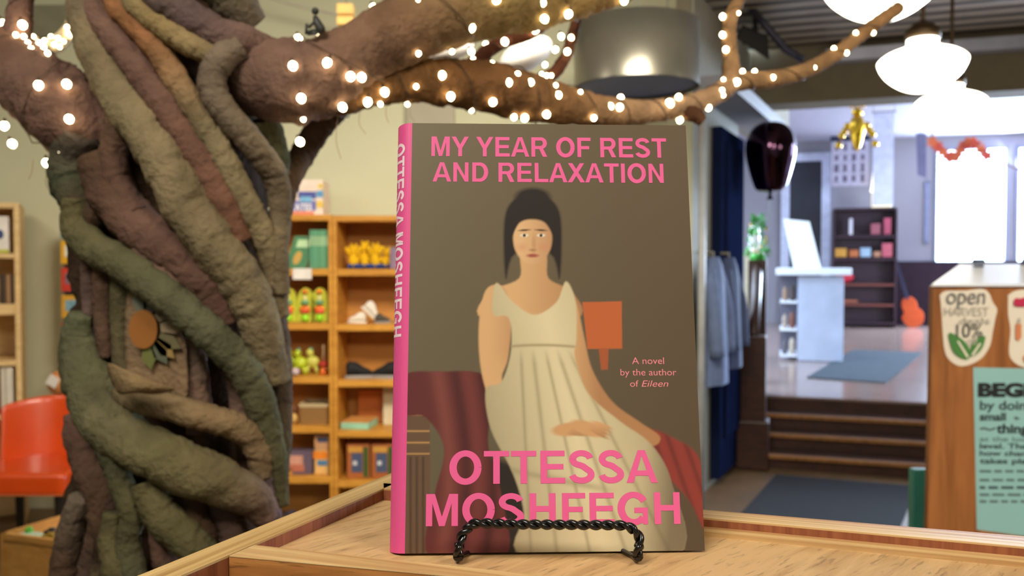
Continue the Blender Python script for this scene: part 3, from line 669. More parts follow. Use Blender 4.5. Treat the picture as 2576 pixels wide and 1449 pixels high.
def ell(cx, cy, rx, ry, soft=2.0, rot=0.0):
    c_, s_ = math.cos(rot), math.sin(rot); dx, dy = X - cx, Y - cy
    a = (dx * c_ + dy * s_) / rx; b = (-dx * s_ + dy * c_) / ry
    return np.clip((1 - np.sqrt(a * a + b * b)) * min(rx, ry) / soft * 0.5 + 0.5, 0, 1)
img = np.zeros(X.shape + (3,))
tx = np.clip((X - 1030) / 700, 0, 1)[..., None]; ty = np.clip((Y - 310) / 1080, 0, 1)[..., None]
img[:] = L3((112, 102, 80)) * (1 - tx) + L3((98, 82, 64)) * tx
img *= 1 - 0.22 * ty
def put(m, col, a=1.0):
    global img
    c = L3(col) if isinstance(col, tuple) else col
    img = img * (1 - (m * a)[..., None]) + c * (m * a)[..., None]
def grad(c0, c1, t): return L3(c0) * (1 - t[..., None]) + L3(c1) * t[..., None]
# plain fluted pedestal and cloth
put(mask([(1010, 1040), (1082, 1040), (1082, 1400), (1010, 1400)], 2, False), (104, 80, 62))
for x_ in (1030, 1046, 1062): put(mask([(x_, 1150), (x_ + 5, 1150), (x_ + 5, 1400), (x_, 1400)], 3, False), (74, 56, 44))
for y_ in (1042, 1083, 1112, 1140): put(mask([(1015, y_), (1080, y_), (1080, y_ + 3), (1015, y_ + 3)], 2, False), (196, 150, 92))
put(mask([(1230, 1150), (1335, 1180), (1325, 1400), (1225, 1400)], 8, False), (46, 38, 34))
dr = mask([(1015, 945), (1110, 935), (1215, 942), (1236, 1010), (1228, 1120), (1262, 1250), (1270, 1400), (1080, 1400), (1092, 1250), (1118, 1130), (1070, 1050), (1015, 1040)], 3)
put(dr, (98, 46, 46))
for (x_, w_, c_) in ((1105, 20, (134, 74, 66)), (1150, 14, (70, 34, 36)), (1178, 18, (120, 60, 56)), (1215, 12, (66, 32, 34)), (1240, 12, (104, 54, 50))):
    put(dr * np.exp(-((X - x_ - 26 * np.sin((Y - 960) / 150.0)) / w_) ** 2), c_, 0.7)
# orange lampshade block
put(mask([(1465, 760), (1564, 758), (1565, 877), (1478, 878)], 1.5, False), (190, 100, 56))
put(mask([(1506, 878), (1531, 878), (1529, 930), (1512, 930)], 1.5, False), (166, 88, 54))
# red throw at the side
rt = mask([(1620, 1080), (1690, 1100), (1762, 1160), (1775, 1330), (1735, 1260), (1680, 1200), (1640, 1150)], 4); put(rt, (140, 58, 50))
for x_ in (1665, 1700, 1740): put(rt * np.exp(-((X - x_ - (Y - 1160) * 0.35) / 7) ** 2), (92, 40, 38), 0.6)
# plain seated figure in a pale gown
skin = (216, 172, 124); skin2 = (176, 128, 88)
put(mask([(1272, 700), (1268, 560), (1290, 505), (1340, 488), (1390, 505), (1412, 560), (1408, 700), (1385, 640), (1295, 640)], 4), (40, 33, 30))
put(ell(1340, 497, 44, 24, 5), (40, 33, 30))
put(mask([(1312, 640), (1372, 640), (1380, 700), (1440, 735), (1450, 800), (1215, 800), (1232, 735), (1306, 700)], 3), grad(skin, skin2, np.clip((X - 1300) / 160, 0, 1)))
put(mask([(1222, 730), (1268, 724), (1286, 800), (1278, 900), (1264, 960), (1320, 1025), (1420, 1058), (1420, 1096), (1330, 1086), (1250, 1030), (1214, 950), (1204, 830)], 3), grad(skin, skin2, np.clip((X - 1230) / 110, 0, 1) * np.clip((980 - Y) / 100, 0, 1)))
put(mask([(1412, 735), (1448, 760), (1470, 850), (1490, 930), (1540, 1010), (1610, 1062), (1660, 1098), (1640, 1122), (1570, 1096), (1490, 1020), (1448, 940), (1424, 840)], 3), grad(skin, skin2, np.clip((X - 1420) / 90, 0, 1)))
gown = mask([(1248, 712), (1290, 760), (1345, 792), (1400, 760), (1424, 708), (1448, 760), (1450, 850), (1446, 900), (1480, 990), (1560, 1060), (1640, 1120), (1690, 1220), (1700, 1400), (1320, 1400), (1318, 1290), (1290, 1190), (1235, 1080), (1222, 980), (1262, 960), (1286, 880), (1280, 800), (1240, 790)], 3)
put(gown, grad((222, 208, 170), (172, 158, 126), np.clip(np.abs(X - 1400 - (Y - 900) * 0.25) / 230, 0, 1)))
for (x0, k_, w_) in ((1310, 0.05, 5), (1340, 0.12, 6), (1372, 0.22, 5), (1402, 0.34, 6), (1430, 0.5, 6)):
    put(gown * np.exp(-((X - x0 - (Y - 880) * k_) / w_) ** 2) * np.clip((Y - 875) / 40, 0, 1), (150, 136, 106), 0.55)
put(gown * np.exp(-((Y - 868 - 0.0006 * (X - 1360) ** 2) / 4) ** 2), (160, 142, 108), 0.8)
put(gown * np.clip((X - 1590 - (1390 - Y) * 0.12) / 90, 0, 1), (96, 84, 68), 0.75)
put(gown * np.exp(-((Y - 1190 - 0.2 * (X - 1320)) / 9) ** 2) * np.clip((1560 - X) / 80, 0, 1), (158, 144, 112), 0.6)
# both hands resting in the lap
for (cx, cy, r_) in ((1432, 1080, -0.1), (1478, 1078, 0.35)):
    put(ell(cx, cy, 44, 17, 3, r_), (206, 158, 112))
    for j in range(4): put(ell(cx + 36 - 3 * j, cy - 9 + 7 * j, 26, 5, 2, r_ + 0.05 * j), grad((212, 164, 118), (170, 122, 84), np.clip((Y - cy + 14) / 40, 0, 1)))
# plain face
put(ell(1340, 600, 49, 64, 3), grad((222, 180, 134), (190, 144, 104), np.clip((X - 1310) / 80, 0, 1)))
put(mask([(1288, 590), (1296, 548), (1340, 530), (1386, 548), (1394, 592), (1370, 560), (1338, 552), (1308, 560)], 3), (40, 33, 30))
for sg in (-1, 1):
    put(ell(1340 + 21 * sg, 592, 9.5, 4, 1.5), (236, 226, 208)); put(ell(1340 + 21 * sg, 592, 4, 4, 1.5), (52, 38, 30))
    put(ell(1340 + 21 * sg, 579, 13, 2.4, 1.5, 0.06 * sg), (84, 60, 46))
    put(ell(1340 + 27 * sg, 622, 11, 8, 8), (206, 134, 104), 0.5)
put(ell(1343, 614, 4, 17, 4), (178, 130, 92), 0.6); put(ell(1340, 629, 8, 3, 2), (164, 112, 80), 0.8)
put(ell(1340, 643, 14, 4.5, 2), (164, 84, 72))
vs = pts.reshape(-1, 3); idx = np.arange(GX * GY).reshape(GY, GX)
fcs = np.stack([idx[:-1, :-1], idx[:-1, 1:], idx[1:, 1:], idx[1:, :-1]], -1).reshape(-1, 4)
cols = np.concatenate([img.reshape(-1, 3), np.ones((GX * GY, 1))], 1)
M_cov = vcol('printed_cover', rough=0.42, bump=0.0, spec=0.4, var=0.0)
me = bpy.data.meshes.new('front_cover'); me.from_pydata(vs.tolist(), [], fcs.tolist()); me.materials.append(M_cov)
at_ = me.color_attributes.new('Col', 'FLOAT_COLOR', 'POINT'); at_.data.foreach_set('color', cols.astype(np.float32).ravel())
o = bpy.data.objects.new('front_cover', me); C.objects.link(o); o.parent = book; o.matrix_parent_inverse = Matrix.Translation(-book.location)
o['label'] = 'brown printed front cover'
# pink spine, curved round to the back, and pages
M_pink = mat('pink_spine_print', (224, 84, 146), 0.45, var=0.02)
ea, eb = 0.0088, TH / 2
def SPN(t, w, off=0.0): return BK(eu - (ea + off) * math.sin(t), w, -eb + (eb + off) * math.cos(t))
mb = MB(); ng = 24; vs = []
for w_ in (0.0, BH):
    for k in range(ng + 1): vs.append(SPN(math.pi * k / ng, w_))
    for k in range(ng + 1): vs.append(SPN(math.pi * (ng - k) / ng, w_, -0.0007))
nn = 2 * (ng + 1)
mb.add(vs, [(i, (i + 1) % nn, nn + (i + 1) % nn, nn + i) for i in range(nn)] + [(k, nn - 1 - k, nn - 2 - k, k + 1) for k in range(ng)] + [(nn + k + 1, nn + nn - 2 - k, nn + nn - 1 - k, nn + k) for k in range(ng)])
obj('spine', mb, M_pink, book, smooth=False, label='pink spine')
Mb3 = Matrix((U, Wv, N)).transposed()
obj('cover_board', MB().box(BK((eu + BW) / 2, BH / 2, -0.0009), (BW - eu, BH, 0.0016), Mb3), mat('cover_board', (90, 80, 66), 0.6), book)
obj('back_cover', MB().box(BK((eu + BW) / 2, BH / 2, -TH + 0.0008), (BW - eu, BH, 0.0016), Mb3), mat('cover_board', 0), book)
obj('pages', MB().box(BK((eu + BW) / 2 - 0.002, BH / 2, -TH / 2), (BW - eu - 0.006, BH - 0.004, TH - 0.0036), Mb3), mat('page_block', (226, 210, 178), 0.8, var=0.05, vscale=400), book)
M_let = mat('pink_lettering', (236, 98, 158), 0.45, var=0.01)

# Bold grotesque capitals drawn from strokes; unit = cap height
def glyph_geo(text):
    vs, fs_ = [], []
    def quad(*p):
        o = len(vs); vs.extend(p); fs_.append(tuple(range(o, o + len(p))))
    def band(pts, w, wy=None):
        n = len(pts); L = []; R = []
        for i in range(n):
            a, b = pts[max(i - 1, 0)], pts[min(i + 1, n - 1)]; dx, dy = b[0] - a[0], b[1] - a[1]; l = math.hypot(dx, dy)
            ww = w if wy is None else w * (dy / l) ** 2 + wy * (dx / l) ** 2
            nx, ny = -dy / l * ww / 2, dx / l * ww / 2; L.append((pts[i][0] + nx, pts[i][1] + ny)); R.append((pts[i][0] - nx, pts[i][1] - ny))
        for i in range(n - 1): quad(L[i], L[i + 1], R[i + 1], R[i])
    def arc(cx, cy, rx, ry, a0, a1, n=20): return [(cx + rx * math.cos(math.radians(a0 + (a1 - a0) * k / n)), cy + ry * math.sin(math.radians(a0 + (a1 - a0) * k / n))) for k in range(n + 1)]
    x = 0.0
    for ch in text:
        def r(x0, y0, x1, y1): quad((x + x0, y0), (x + x1, y0), (x + x1, y1), (x + x0, y1))
        def q(*p): quad(*[(x + a, b) for a, b in p])
        def bd(p, w=0.2, wy=0.175): band([(x + a, b) for a, b in p], w + 0.02, wy + 0.012)
        adv = {'M': 1.157, 'O': 1.08, 'G': 1.08, 'I': 0.386, ' ': 0.386, 'F': 0.848, 'T': 0.848, 'L': 0.848, 'Y': 0.926, 'E': 0.926, 'S': 0.926, 'X': 0.926}.get(ch, 1.003)
        if ch == 'I': r(.09, 0, .295, 1)
        elif ch == 'H': r(.1, 0, .305, 1); r(.70, 0, .905, 1); r(.305, .42, .70, .60)
        elif ch == 'E': r(.1, 0, .305, 1); r(.305, 0, .87, .17); r(.305, .425, .82, .59); r(.305, .83, .86, 1)
        elif ch == 'F': r(.1, 0, .305, 1); r(.305, .405, .74, .57); r(.305, .83, .82, 1)
        elif ch == 'L': r(.1, 0, .305, 1); r(.305, 0, .82, .17)
        elif ch == 'T': r(.03, .83, .82, 1); r(.322, 0, .528, .83)
        elif ch == 'N': r(.1, 0, .295, 1); r(.71, 0, .905, 1); q((.295, 1), (.295, .70), (.71, 0), (.71, .30)); q((.1, 1), (.31, 1), (.295, .7))
        elif ch == 'M': r(.09, 0, .285, 1); r(.872, 0, 1.067, 1); q((.2, 1), (.36, 1), (.6, .22), (.5785, 0), (.49, 0)); q((.797, 1), (.957, 1), (.667, 0), (.5785, 0), (.557, .22))
        elif ch == 'A': q((.01, 0), (.225, 0), (.555, 1), (.39, 1)); q((.993, 0), (.778, 0), (.448, 1), (.613, 1)); r(.25, .215, .753, .375)
        elif ch == 'X': q((.0, 0), (.245, 0), (.90, 1), (.66, 1)); q((.926, 0), (.681, 0), (.026, 1), (.266, 1))
        elif ch == 'Y': r(.36, 0, .566, .42); q((.0, 1), (.232, 1), (.566, .42), (.36, .40)); q((.926, 1), (.694, 1), (.36, .42), (.566, .40))
        elif ch == 'O': bd(arc(.54, .5, .385, .43, 0, 360, 48), .21, .18)
        elif ch == 'D': r(.1, 0, .305, 1); r(.305, 0, .50, .17); r(.305, .83, .50, 1); bd(arc(.49, .5, .345, .415, -90, 90, 24), .205, .17)
        elif ch == 'R': r(.1, 0, .305, 1); r(.305, .83, .62, 1); r(.305, .395, .62, .555); bd(arc(.61, .697, .215, .2195, -90, 90, 20), .2, .165); q((.50, .44), (.72, .44), (.95, 0), (.71, 0))
        elif ch == 'S': bd([(a, b) for a, b in arc(.46, .735, .275, .185, 8, 245, 22)] + [(.43, .548), (.52, .508)] + arc(.46, .268, .295, .188, 62, -172, 22)[1:], .195, .17)
        elif ch == 'G': bd(arc(.54, .5, .385, .43, 32, 318, 40), .21, .18); r(.56, .36, .975, .525); r(.82, 0, .975, .36)
        x += adv
    a = np.array(vs); a = (a - a.min(0)) / (a.max(0) - a.min(0)); return a, fs_
def cover_text(body, x0, y0, x1, y1, name, offset=0.028, shear=0.0, m=None, space=1.0):
    a, f = glyph_geo(body) if body.isupper() else text_geo(body, offset, shear, space)
    a0, b0_ = cp(x0, y1); a1, b1_ = cp(x1, y0)
    c0_, d0_ = cp(x0, y0)
    v = [BK(a0 + (a1 - a0) * p[0], b0_ + (b1_ - b0_) * p[1], 0.00010 + (i // 4 % 9) * 6e-6) for i, p in enumerate(a)]
    return mesh_obj(name, v, f, m or M_let, book)
cover_text('MY YEAR OF REST', 1085, 347, 1675, 394, 'title_lettering')
cover_text('AND RELAXATION', 1088, 411, 1668, 458, 'title_lettering')
cover_text('OTTESSA', 1130, 1130, 1652, 1220, 'author_lettering')
cover_text('MOSHFEGH', 1071, 1236, 1709, 1326, 'author_lettering')
M_let2 = mat('salmon_lettering', (236, 138, 150), 0.45, var=0.01)
cover_text('A novel', 1590, 899, 1670, 916, 'blurb_lettering', 0.0, 0, M_let2)
cover_text('by the author', 1561, 928, 1701, 950, 'blurb_lettering', 0.0, 0, M_let2)
cover_text('of', 1585, 957, 1606, 973, 'blurb_lettering', 0.0, 0, M_let2)
cover_text('Eileen', 1614, 957, 1681, 973, 'blurb_lettering', 0.0, 0.25, M_let2)
# spine lettering, wrapped on the curve and reading downwards
a, f = glyph_geo('OTTESSA MOSHFEGH')
bm = bmesh.new(); vv = [bm.verts.new((p[0], p[1], 0)) for p in a]
for q in f:
    try: bm.faces.new([vv[i] for i in q])
    except ValueError: pass
for k in range(1, 10):
    bmesh.ops.bisect_plane(bm, geom=bm.verts[:] + bm.edges[:] + bm.faces[:], plane_co=(0, k / 10, 0), plane_no=(0, 1, 0))
bm.verts.index_update(); bm.verts.ensure_lookup_table()
wt, wb = cp(1016, 356)[1], cp(1000, 846)[1]
v = [SPN(math.radians(82 - 56 * p.co.y), wt + (wb - wt) * p.co.x, 0.00012) for p in bm.verts]
f = [tuple(q.index for q in fc.verts) for fc in bm.faces]; bm.free()
mesh_obj('spine_lettering', v, f, mat('pale_pink_lettering', (240, 214, 222), 0.5, var=0.01), book)

# ================================================================ EASEL
ea0 = P(1390, 1425, 0.416); ea0.z = ZP
es = thing('wire_easel', 'black twisted wire easel holding up the book', 'easel', ea0)
M_blk = mat('black_enamel', (12, 12, 13), 0.22, var=0.05, spec=0.6)
YE = 0.4165
def rope(path, name, r=0.00148, off=0.00118, pitch=0.0122):
    T, Nn, Bn = frames(path); L = [0]
    for i in range(1, len(path)): L.append(L[-1] + (path[i] - path[i - 1]).length)
    mb = MB()
    for ph in (0, math.pi):
        pp = [path[i] + (Nn[i] * math.cos(2 * math.pi * L[i] / pitch + ph) + Bn[i] * math.sin(2 * math.pi * L[i] / pitch + ph)) * off for i in range(len(path))]
        mb.tube(pp, r, 10)
    return obj(name, mb, M_blk, es, smooth=True)
def fine(pts, step=0.0007):
    p = catmull(pts, 60); out = [p[0]]
    for q in p:
        if (q - out[-1]).length >= step: out.append(q)
    return out
rope(fine([P(1172, 1332, YE), P(1196, 1317, YE), P(1300, 1319, YE), P(1400, 1320, YE), P(1500, 1321, YE), P(1574, 1323, YE), P(1596, 1336, YE)]), 'front_bar')
zf = ZP + 0.0014
ul = Vector((P(1154, 1405, YE).x, 0.417, 0)); ur = Vector((P(1603, 1405, YE).x, 0.417, 0))
rope(fine([P(1180, 1325, YE), P(1163, 1345, YE), P(1157, 1375, YE - 0.001), Vector((ul.x, 0.4145, ZP + 0.010)), Vector((ul.x, 0.4145, ZP + 0.004))]), 'leg')
rope(fine([P(1588, 1328, YE), P(1606, 1348, YE), P(1610, 1375, YE - 0.001), Vector((ur.x, 0.4145, ZP + 0.010)), Vector((ur.x, 0.4145, ZP + 0.004))]), 'leg')
Lw = Wv
for s_, x_ in ((1, ul.x), (-1, ur.x)):
    p1 = Vector((x_, 0.4145, ZP + 0.0045)); p2 = Vector((x_ + 0.004 * s_, 0.428, zf)); p3 = Vector((x_ + 0.02 * s_, 0.462, zf)); 
    obj('foot', MB().tube(catmull([p1, p1 + Vector((0, 0.003, -0.0014)), p2, p3], 8), [0.0027] * 9 + [0.0024, 0.0021, 0.0018, 0.0016] + [0.0013] * 12, 10), M_blk, es, smooth=True)
tl = Vector((ul.x + 0.02, 0.462, zf)); tr = Vector((ur.x - 0.02, 0.462, zf))
obj('back_frame', MB().tube([tl, tl + Lw * 0.05, tl + Lw * 0.15, tl * 0.7 + tr * 0.3 + Lw * 0.17, tl * 0.3 + tr * 0.7 + Lw * 0.17, tr + Lw * 0.15, tr + Lw * 0.05, tr], 0.0014, 8), M_blk, es, smooth=True)

# ================================================================ COUNTER BOOKCASE AT THE SIDE
cU = Vector((0.9995, -0.03, 0)).normalized(); cV = Vector((0.03, 0.9995, 0))
C0 = P(2347, 720, 2.1); ZC = C0.z; cn = Vector((C0.x, C0.y, 0))
ck = thing('counter_bookcase', 'orange-brown wooden counter end with white sloped top and stuck-on signs', 'counter', cn)
M_ob = wood('orange_brown_board', (126, 76, 38), (168, 108, 60), (26, 26, 2.2), rough=0.4, dist=1.0)
def CK(u, v, z): return cn + cU * u + cV * v + Vector((0, 0, z))
obj('front_board', MB().hexa([CK(-0.012, 0, 0), CK(0.95, 0, 0), CK(0.95, 0, ZC), CK(0, 0, ZC)], [CK(-0.012, 0.02, 0), CK(0.95, 0.02, 0), CK(0.95, 0.02, ZC), CK(0, 0.02, ZC)]), M_ob, ck)
obj('side_board', MB().hexa([CK(0, 0.02, 0), CK(0.24, 0.36, 0), CK(0.24, 0.36, ZC + 0.03), CK(0, 0.02, ZC)], [CK(0.02, 0.02, 0), CK(0.26, 0.36, 0), CK(0.26, 0.36, ZC + 0.03), CK(0.02, 0.02, ZC)]), M_ob, ck)
tz = ZC; dz = 0.05
obj('white_top', MB().hexa([CK(-0.006, -0.008, tz), CK(0.96, -0.008, tz), CK(0.96, 0.36, tz + dz), CK(0.245, 0.36, tz + dz)], [CK(-0.006, -0.008, tz + 0.006), CK(0.96, -0.008, tz + 0.006), CK(0.96, 0.36, tz + dz + 0.006), CK(0.245, 0.36, tz + dz + 0.006)]), M_white, ck, label='white sloped top')
obj('back_board', MB().hexa([CK(0.26, 0.34, 0), CK(0.95, 0.34, 0), CK(0.95, 0.34, tz + 0.04), CK(0.26, 0.34, tz + 0.04)], [CK(0.26, 0.36, 0), CK(0.95, 0.36, 0), CK(0.95, 0.36, tz + 0.04), CK(0.26, 0.36, tz + 0.04)]), M_ob, ck)
cN = -cV
def on_front(px, py):
    h = plane_hit(px, py, cn, cN) - cn; return (h.dot(cU), h.z)
def fpoly(px_pts, th, off, mb=None):
    p = [on_front(*q) for q in px_pts]
    return (mb or MB()).prism(p, cn - cV * off, cU, ZUP, th)
def face_text(body, x0, y0, x1, y1, off, m, parent, name='lettering', offset=0.0, shear=0.0):
    a, f = text_geo(body, offset, shear); u0, z0 = on_front(x0, y1); u1, z1 = on_front(x1, y0)
    v = [cn - cV * off + cU * (u0 + (u1 - u0) * p[0]) + ZUP * (z0 + (z1 - z0) * p[1]) for p in a]
    return mesh_obj(name, v, f, m, parent)
M_sticker = mat('white_sticker', (226, 218, 204), 0.5, var=0.02); M_pencil = mat('grey_marker', (112, 112, 112), 0.6)
M_pencil2 = mat('faint_marker', (184, 178, 170), 0.6); M_leaf = mat('leaf_green_print', (70, 128, 62), 0.5)
out1 = [(v_.x, v_.y) for v_ in catmull([Vector((x, y, 0)) for x, y in ((2364, 742), (2380, 732), (2430, 731), (2470, 727), (2488, 738), (2497, 760), (2508, 778), (2504, 800), (2497, 835), (2490, 870), (2470, 900), (2440, 917), (2412, 920), (2388, 905), (2376, 880), (2371, 830), (2368, 780), (2364, 742))], 4)]
t = thing('sale_sign', 'white shield sign with handwriting and green leaves, stuck on the counter', 'sign', CK(0.05, 0, on_front(2430, 920)[1]))
obj('sheet', fpoly(out1[:-1][::-1], -0.003, 0.0005), M_sticker, t)
face_text('open', 2379, 737, 2477, 778, 0.0045, M_pencil, t, shear=0.1)
face_text('HARVEST', 2374, 772, 2486, 794, 0.0045, M_pencil2, t)
face_text('deals', 2412, 797, 2488, 814, 0.0045, M_pencil2, t)
face_text('10%', 2404, 814, 2470, 848, 0.0045, mat('dark_marker', (76, 78, 76), 0.6), t)
face_text('off', 2430, 846, 2458, 868, 0.0045, M_pencil2, t)
for pl in ([(2385, 838), (2412, 848), (2432, 868), (2440, 890), (2432, 903), (2412, 898), (2394, 880)], [(2476, 845), (2456, 852), (2442, 868), (2440, 890), (2446, 896), (2462, 884), (2472, 868)]):
    obj('leaf', fpoly(smooth_poly(pl, 4)[::-1], -0.0006, 0.0042), M_leaf, t)
obj('leaf_vein', fpoly([(2405, 858), (2410, 857), (2434, 895), (2430, 900)][::-1], -0.0006, 0.005), M_sticker, t)
obj('leaf_vein', fpoly([(2462, 862), (2466, 864), (2446, 895), (2441, 892)][::-1], -0.0006, 0.005), M_sticker, t)
out2 = [(v_.x, v_.y) for v_ in catmull([Vector((x, y, 0)) for x, y in ((2536, 742), (2560, 730), (2620, 728), (2668, 740), (2680, 790), (2672, 850), (2650, 905), (2610, 925), (2570, 922), (2545, 905), (2538, 880), (2542, 830), (2536, 790), (2536, 742))], 4)]
t = thing('sale_sign', 'white sign with a red apple print, cut by the picture edge, stuck on the counter', 'sign', CK(0.22, 0, on_front(2600, 920)[1]))
obj('sheet', fpoly(out2[:-1][::-1], -0.003, 0.0005), M_sticker, t)
obj('apple_print', fpoly(smooth_poly([(2548, 760), (2553, 750), (2564, 751), (2576, 748), (2585, 755), (2586, 765), (2576, 771), (2552, 770)], 3)[::-1], -0.0006, 0.0042), mat('crimson_print', (186, 32, 76), 0.5), t)
obj('pencil_print', fpoly([(2553, 815), (2567, 815), (2567, 848), (2560, 858), (2553, 852)][::-1], -0.0006, 0.0042), mat('orange_print', (206, 126, 84), 0.5), t)
obj('pencil_tip', fpoly([(2556, 812), (2560, 800), (2565, 799), (2566, 812)][::-1], -0.0006, 0.0042), M_pencil2, t)
obj('orange_print', fpoly(smooth_poly([(2572, 898), (2582, 890), (2594, 898), (2590, 912), (2578, 912)], 3)[::-1], -0.0006, 0.0042), mat('amber_print', (210, 140, 60), 0.5), t)
# teal poster
t = thing('teal_poster', 'teal poster headed BEGIN taped to the counter front', 'poster', CK(0.12, 0, on_front(2460, 1335)[1]))
obj('sheet', fpoly([(2448, 924), (2800, 932), (2790, 1378), (2457, 1332)][::-1], -0.0008, 0.0004), mat('teal_paper', (142, 190, 192), 0.6, var=0.02), t)
M_ink = mat('black_ink', (22, 24, 30), 0.6); M_ink2 = mat('faded_ink', (84, 108, 110), 0.6); M_ink3 = mat('dark_ink', (44, 56, 62), 0.6)
face_text('BEGIN', 2459, 963, 2640, 999, 0.0016, M_ink, t, offset=0.06)
face_text('by doing', 2464, 1008, 2600, 1038, 0.0016, M_ink3, t, offset=0.02)
face_text('small', 2464, 1038, 2530, 1058, 0.0016, M_ink3, t, offset=0.03)
face_text('things', 2506, 1066, 2600, 1097, 0.0016, M_ink, t, offset=0.03)
obj('flourish', fpoly([(2464, 1076), (2476, 1074), (2490, 1079), (2503, 1074), (2503, 1080), (2490, 1084), (2476, 1080), (2466, 1081)][::-1], -0.0006, 0.0012), M_ink2, t)
obj('flourish', fpoly([(2548, 1050), (2556, 1047), (2566, 1053), (2556, 1057)][::-1], -0.0006, 0.0012), M_ink2, t)
face_text('at the local', 2464, 1098, 2600, 1110, 0.0016, M_ink2, t)
face_text("level. That's", 2464, 1115, 2610, 1128, 0.0016, M_ink3, t, offset=0.02)
face_text('how change', 2464, 1134, 2610, 1150, 0.0016, M_ink3, t, offset=0.02)
face_text('takes place', 2464, 1153, 2612, 1170, 0.0016, M_ink3, t, offset=0.02)
mb = MB(); mb2 = MB()
for r, (y_, dark) in enumerate(((1182, 0), (1204, 0), (1223, 1), (1241, 0), (1258, 0))):
    x_ = 2464
    while x_ < 2660:
        w_ = random.randint(14, 34)
        fpoly([(x_, y_), (x_ + w_, y_ + 0.5), (x_ + w_, y_ + 6.5), (x_, y_ + 6)][::-1], -0.0006, 0.0012, mb2 if dark else mb); x_ += w_ + 8
obj('small_print', mb, M_ink2, t); obj('bold_print', mb2, M_ink3, t)
# things on the counter top and teal item beside it
q = CK(0.268, 0.30, tz + 0.047)
t = thing('small_dark_stand', 'small dark stacked holder at the back of the white counter top', 'holder', q)
obj('lower_block', MB().box(q + Vector((0, 0, 0.004)), (0.02, 0.02, 0.008)), mat('slate_plastic', (70, 80, 104), 0.5), t)
obj('upper_block', MB().box(q + Vector((0, 0, 0.016)), (0.026, 0.022, 0.014)), mat('slate_plastic', 0), t, bevel=0.002)
q = CK(0.44, 0.31, tz + 0.05)
t = thing('gift_bag', 'dark patterned bag on the white counter top, cut by the picture edge', 'bag', q)
obj('bag_body', MB().hexa([q + Vector((-0.03, 0, 0)), q + Vector((0.12, 0, 0)), q + Vector((0.12, 0, 0.09)), q + Vector((0.018, 0, 0.09))], [q + Vector((-0.03, 0.04, 0)), q + Vector((0.12, 0.04, 0)), q + Vector((0.12, 0.04, 0.09)), q + Vector((0.018, 0.04, 0.09))]), mat('slate_print', (92, 96, 126), 0.6, var=0.4, vscale=60), t)
obj('bag_front', MB().prism([(0.02, 0.004), (0.11, 0.004), (0.11, 0.05), (0.06, 0.04)], q + Vector((0, -0.001, 0)), (1, 0, 0), ZUP, 0.001), mat('pinkish_print', (176, 144, 150), 0.6), t)
a0 = P(2315, 1190, 2.25); a1 = P(2338, 1345, 2.25)
tag(obj('teal_board', MB().box(((a0.x + a1.x) / 2 + 0.008, 2.30, a0.z / 2), (a1.x - a0.x + 0.02, 0.03, a0.z)), mat('teal_paint', (62, 146, 130), 0.5), bevel=0.004), 'teal upright board standing behind the counter end', 'board')

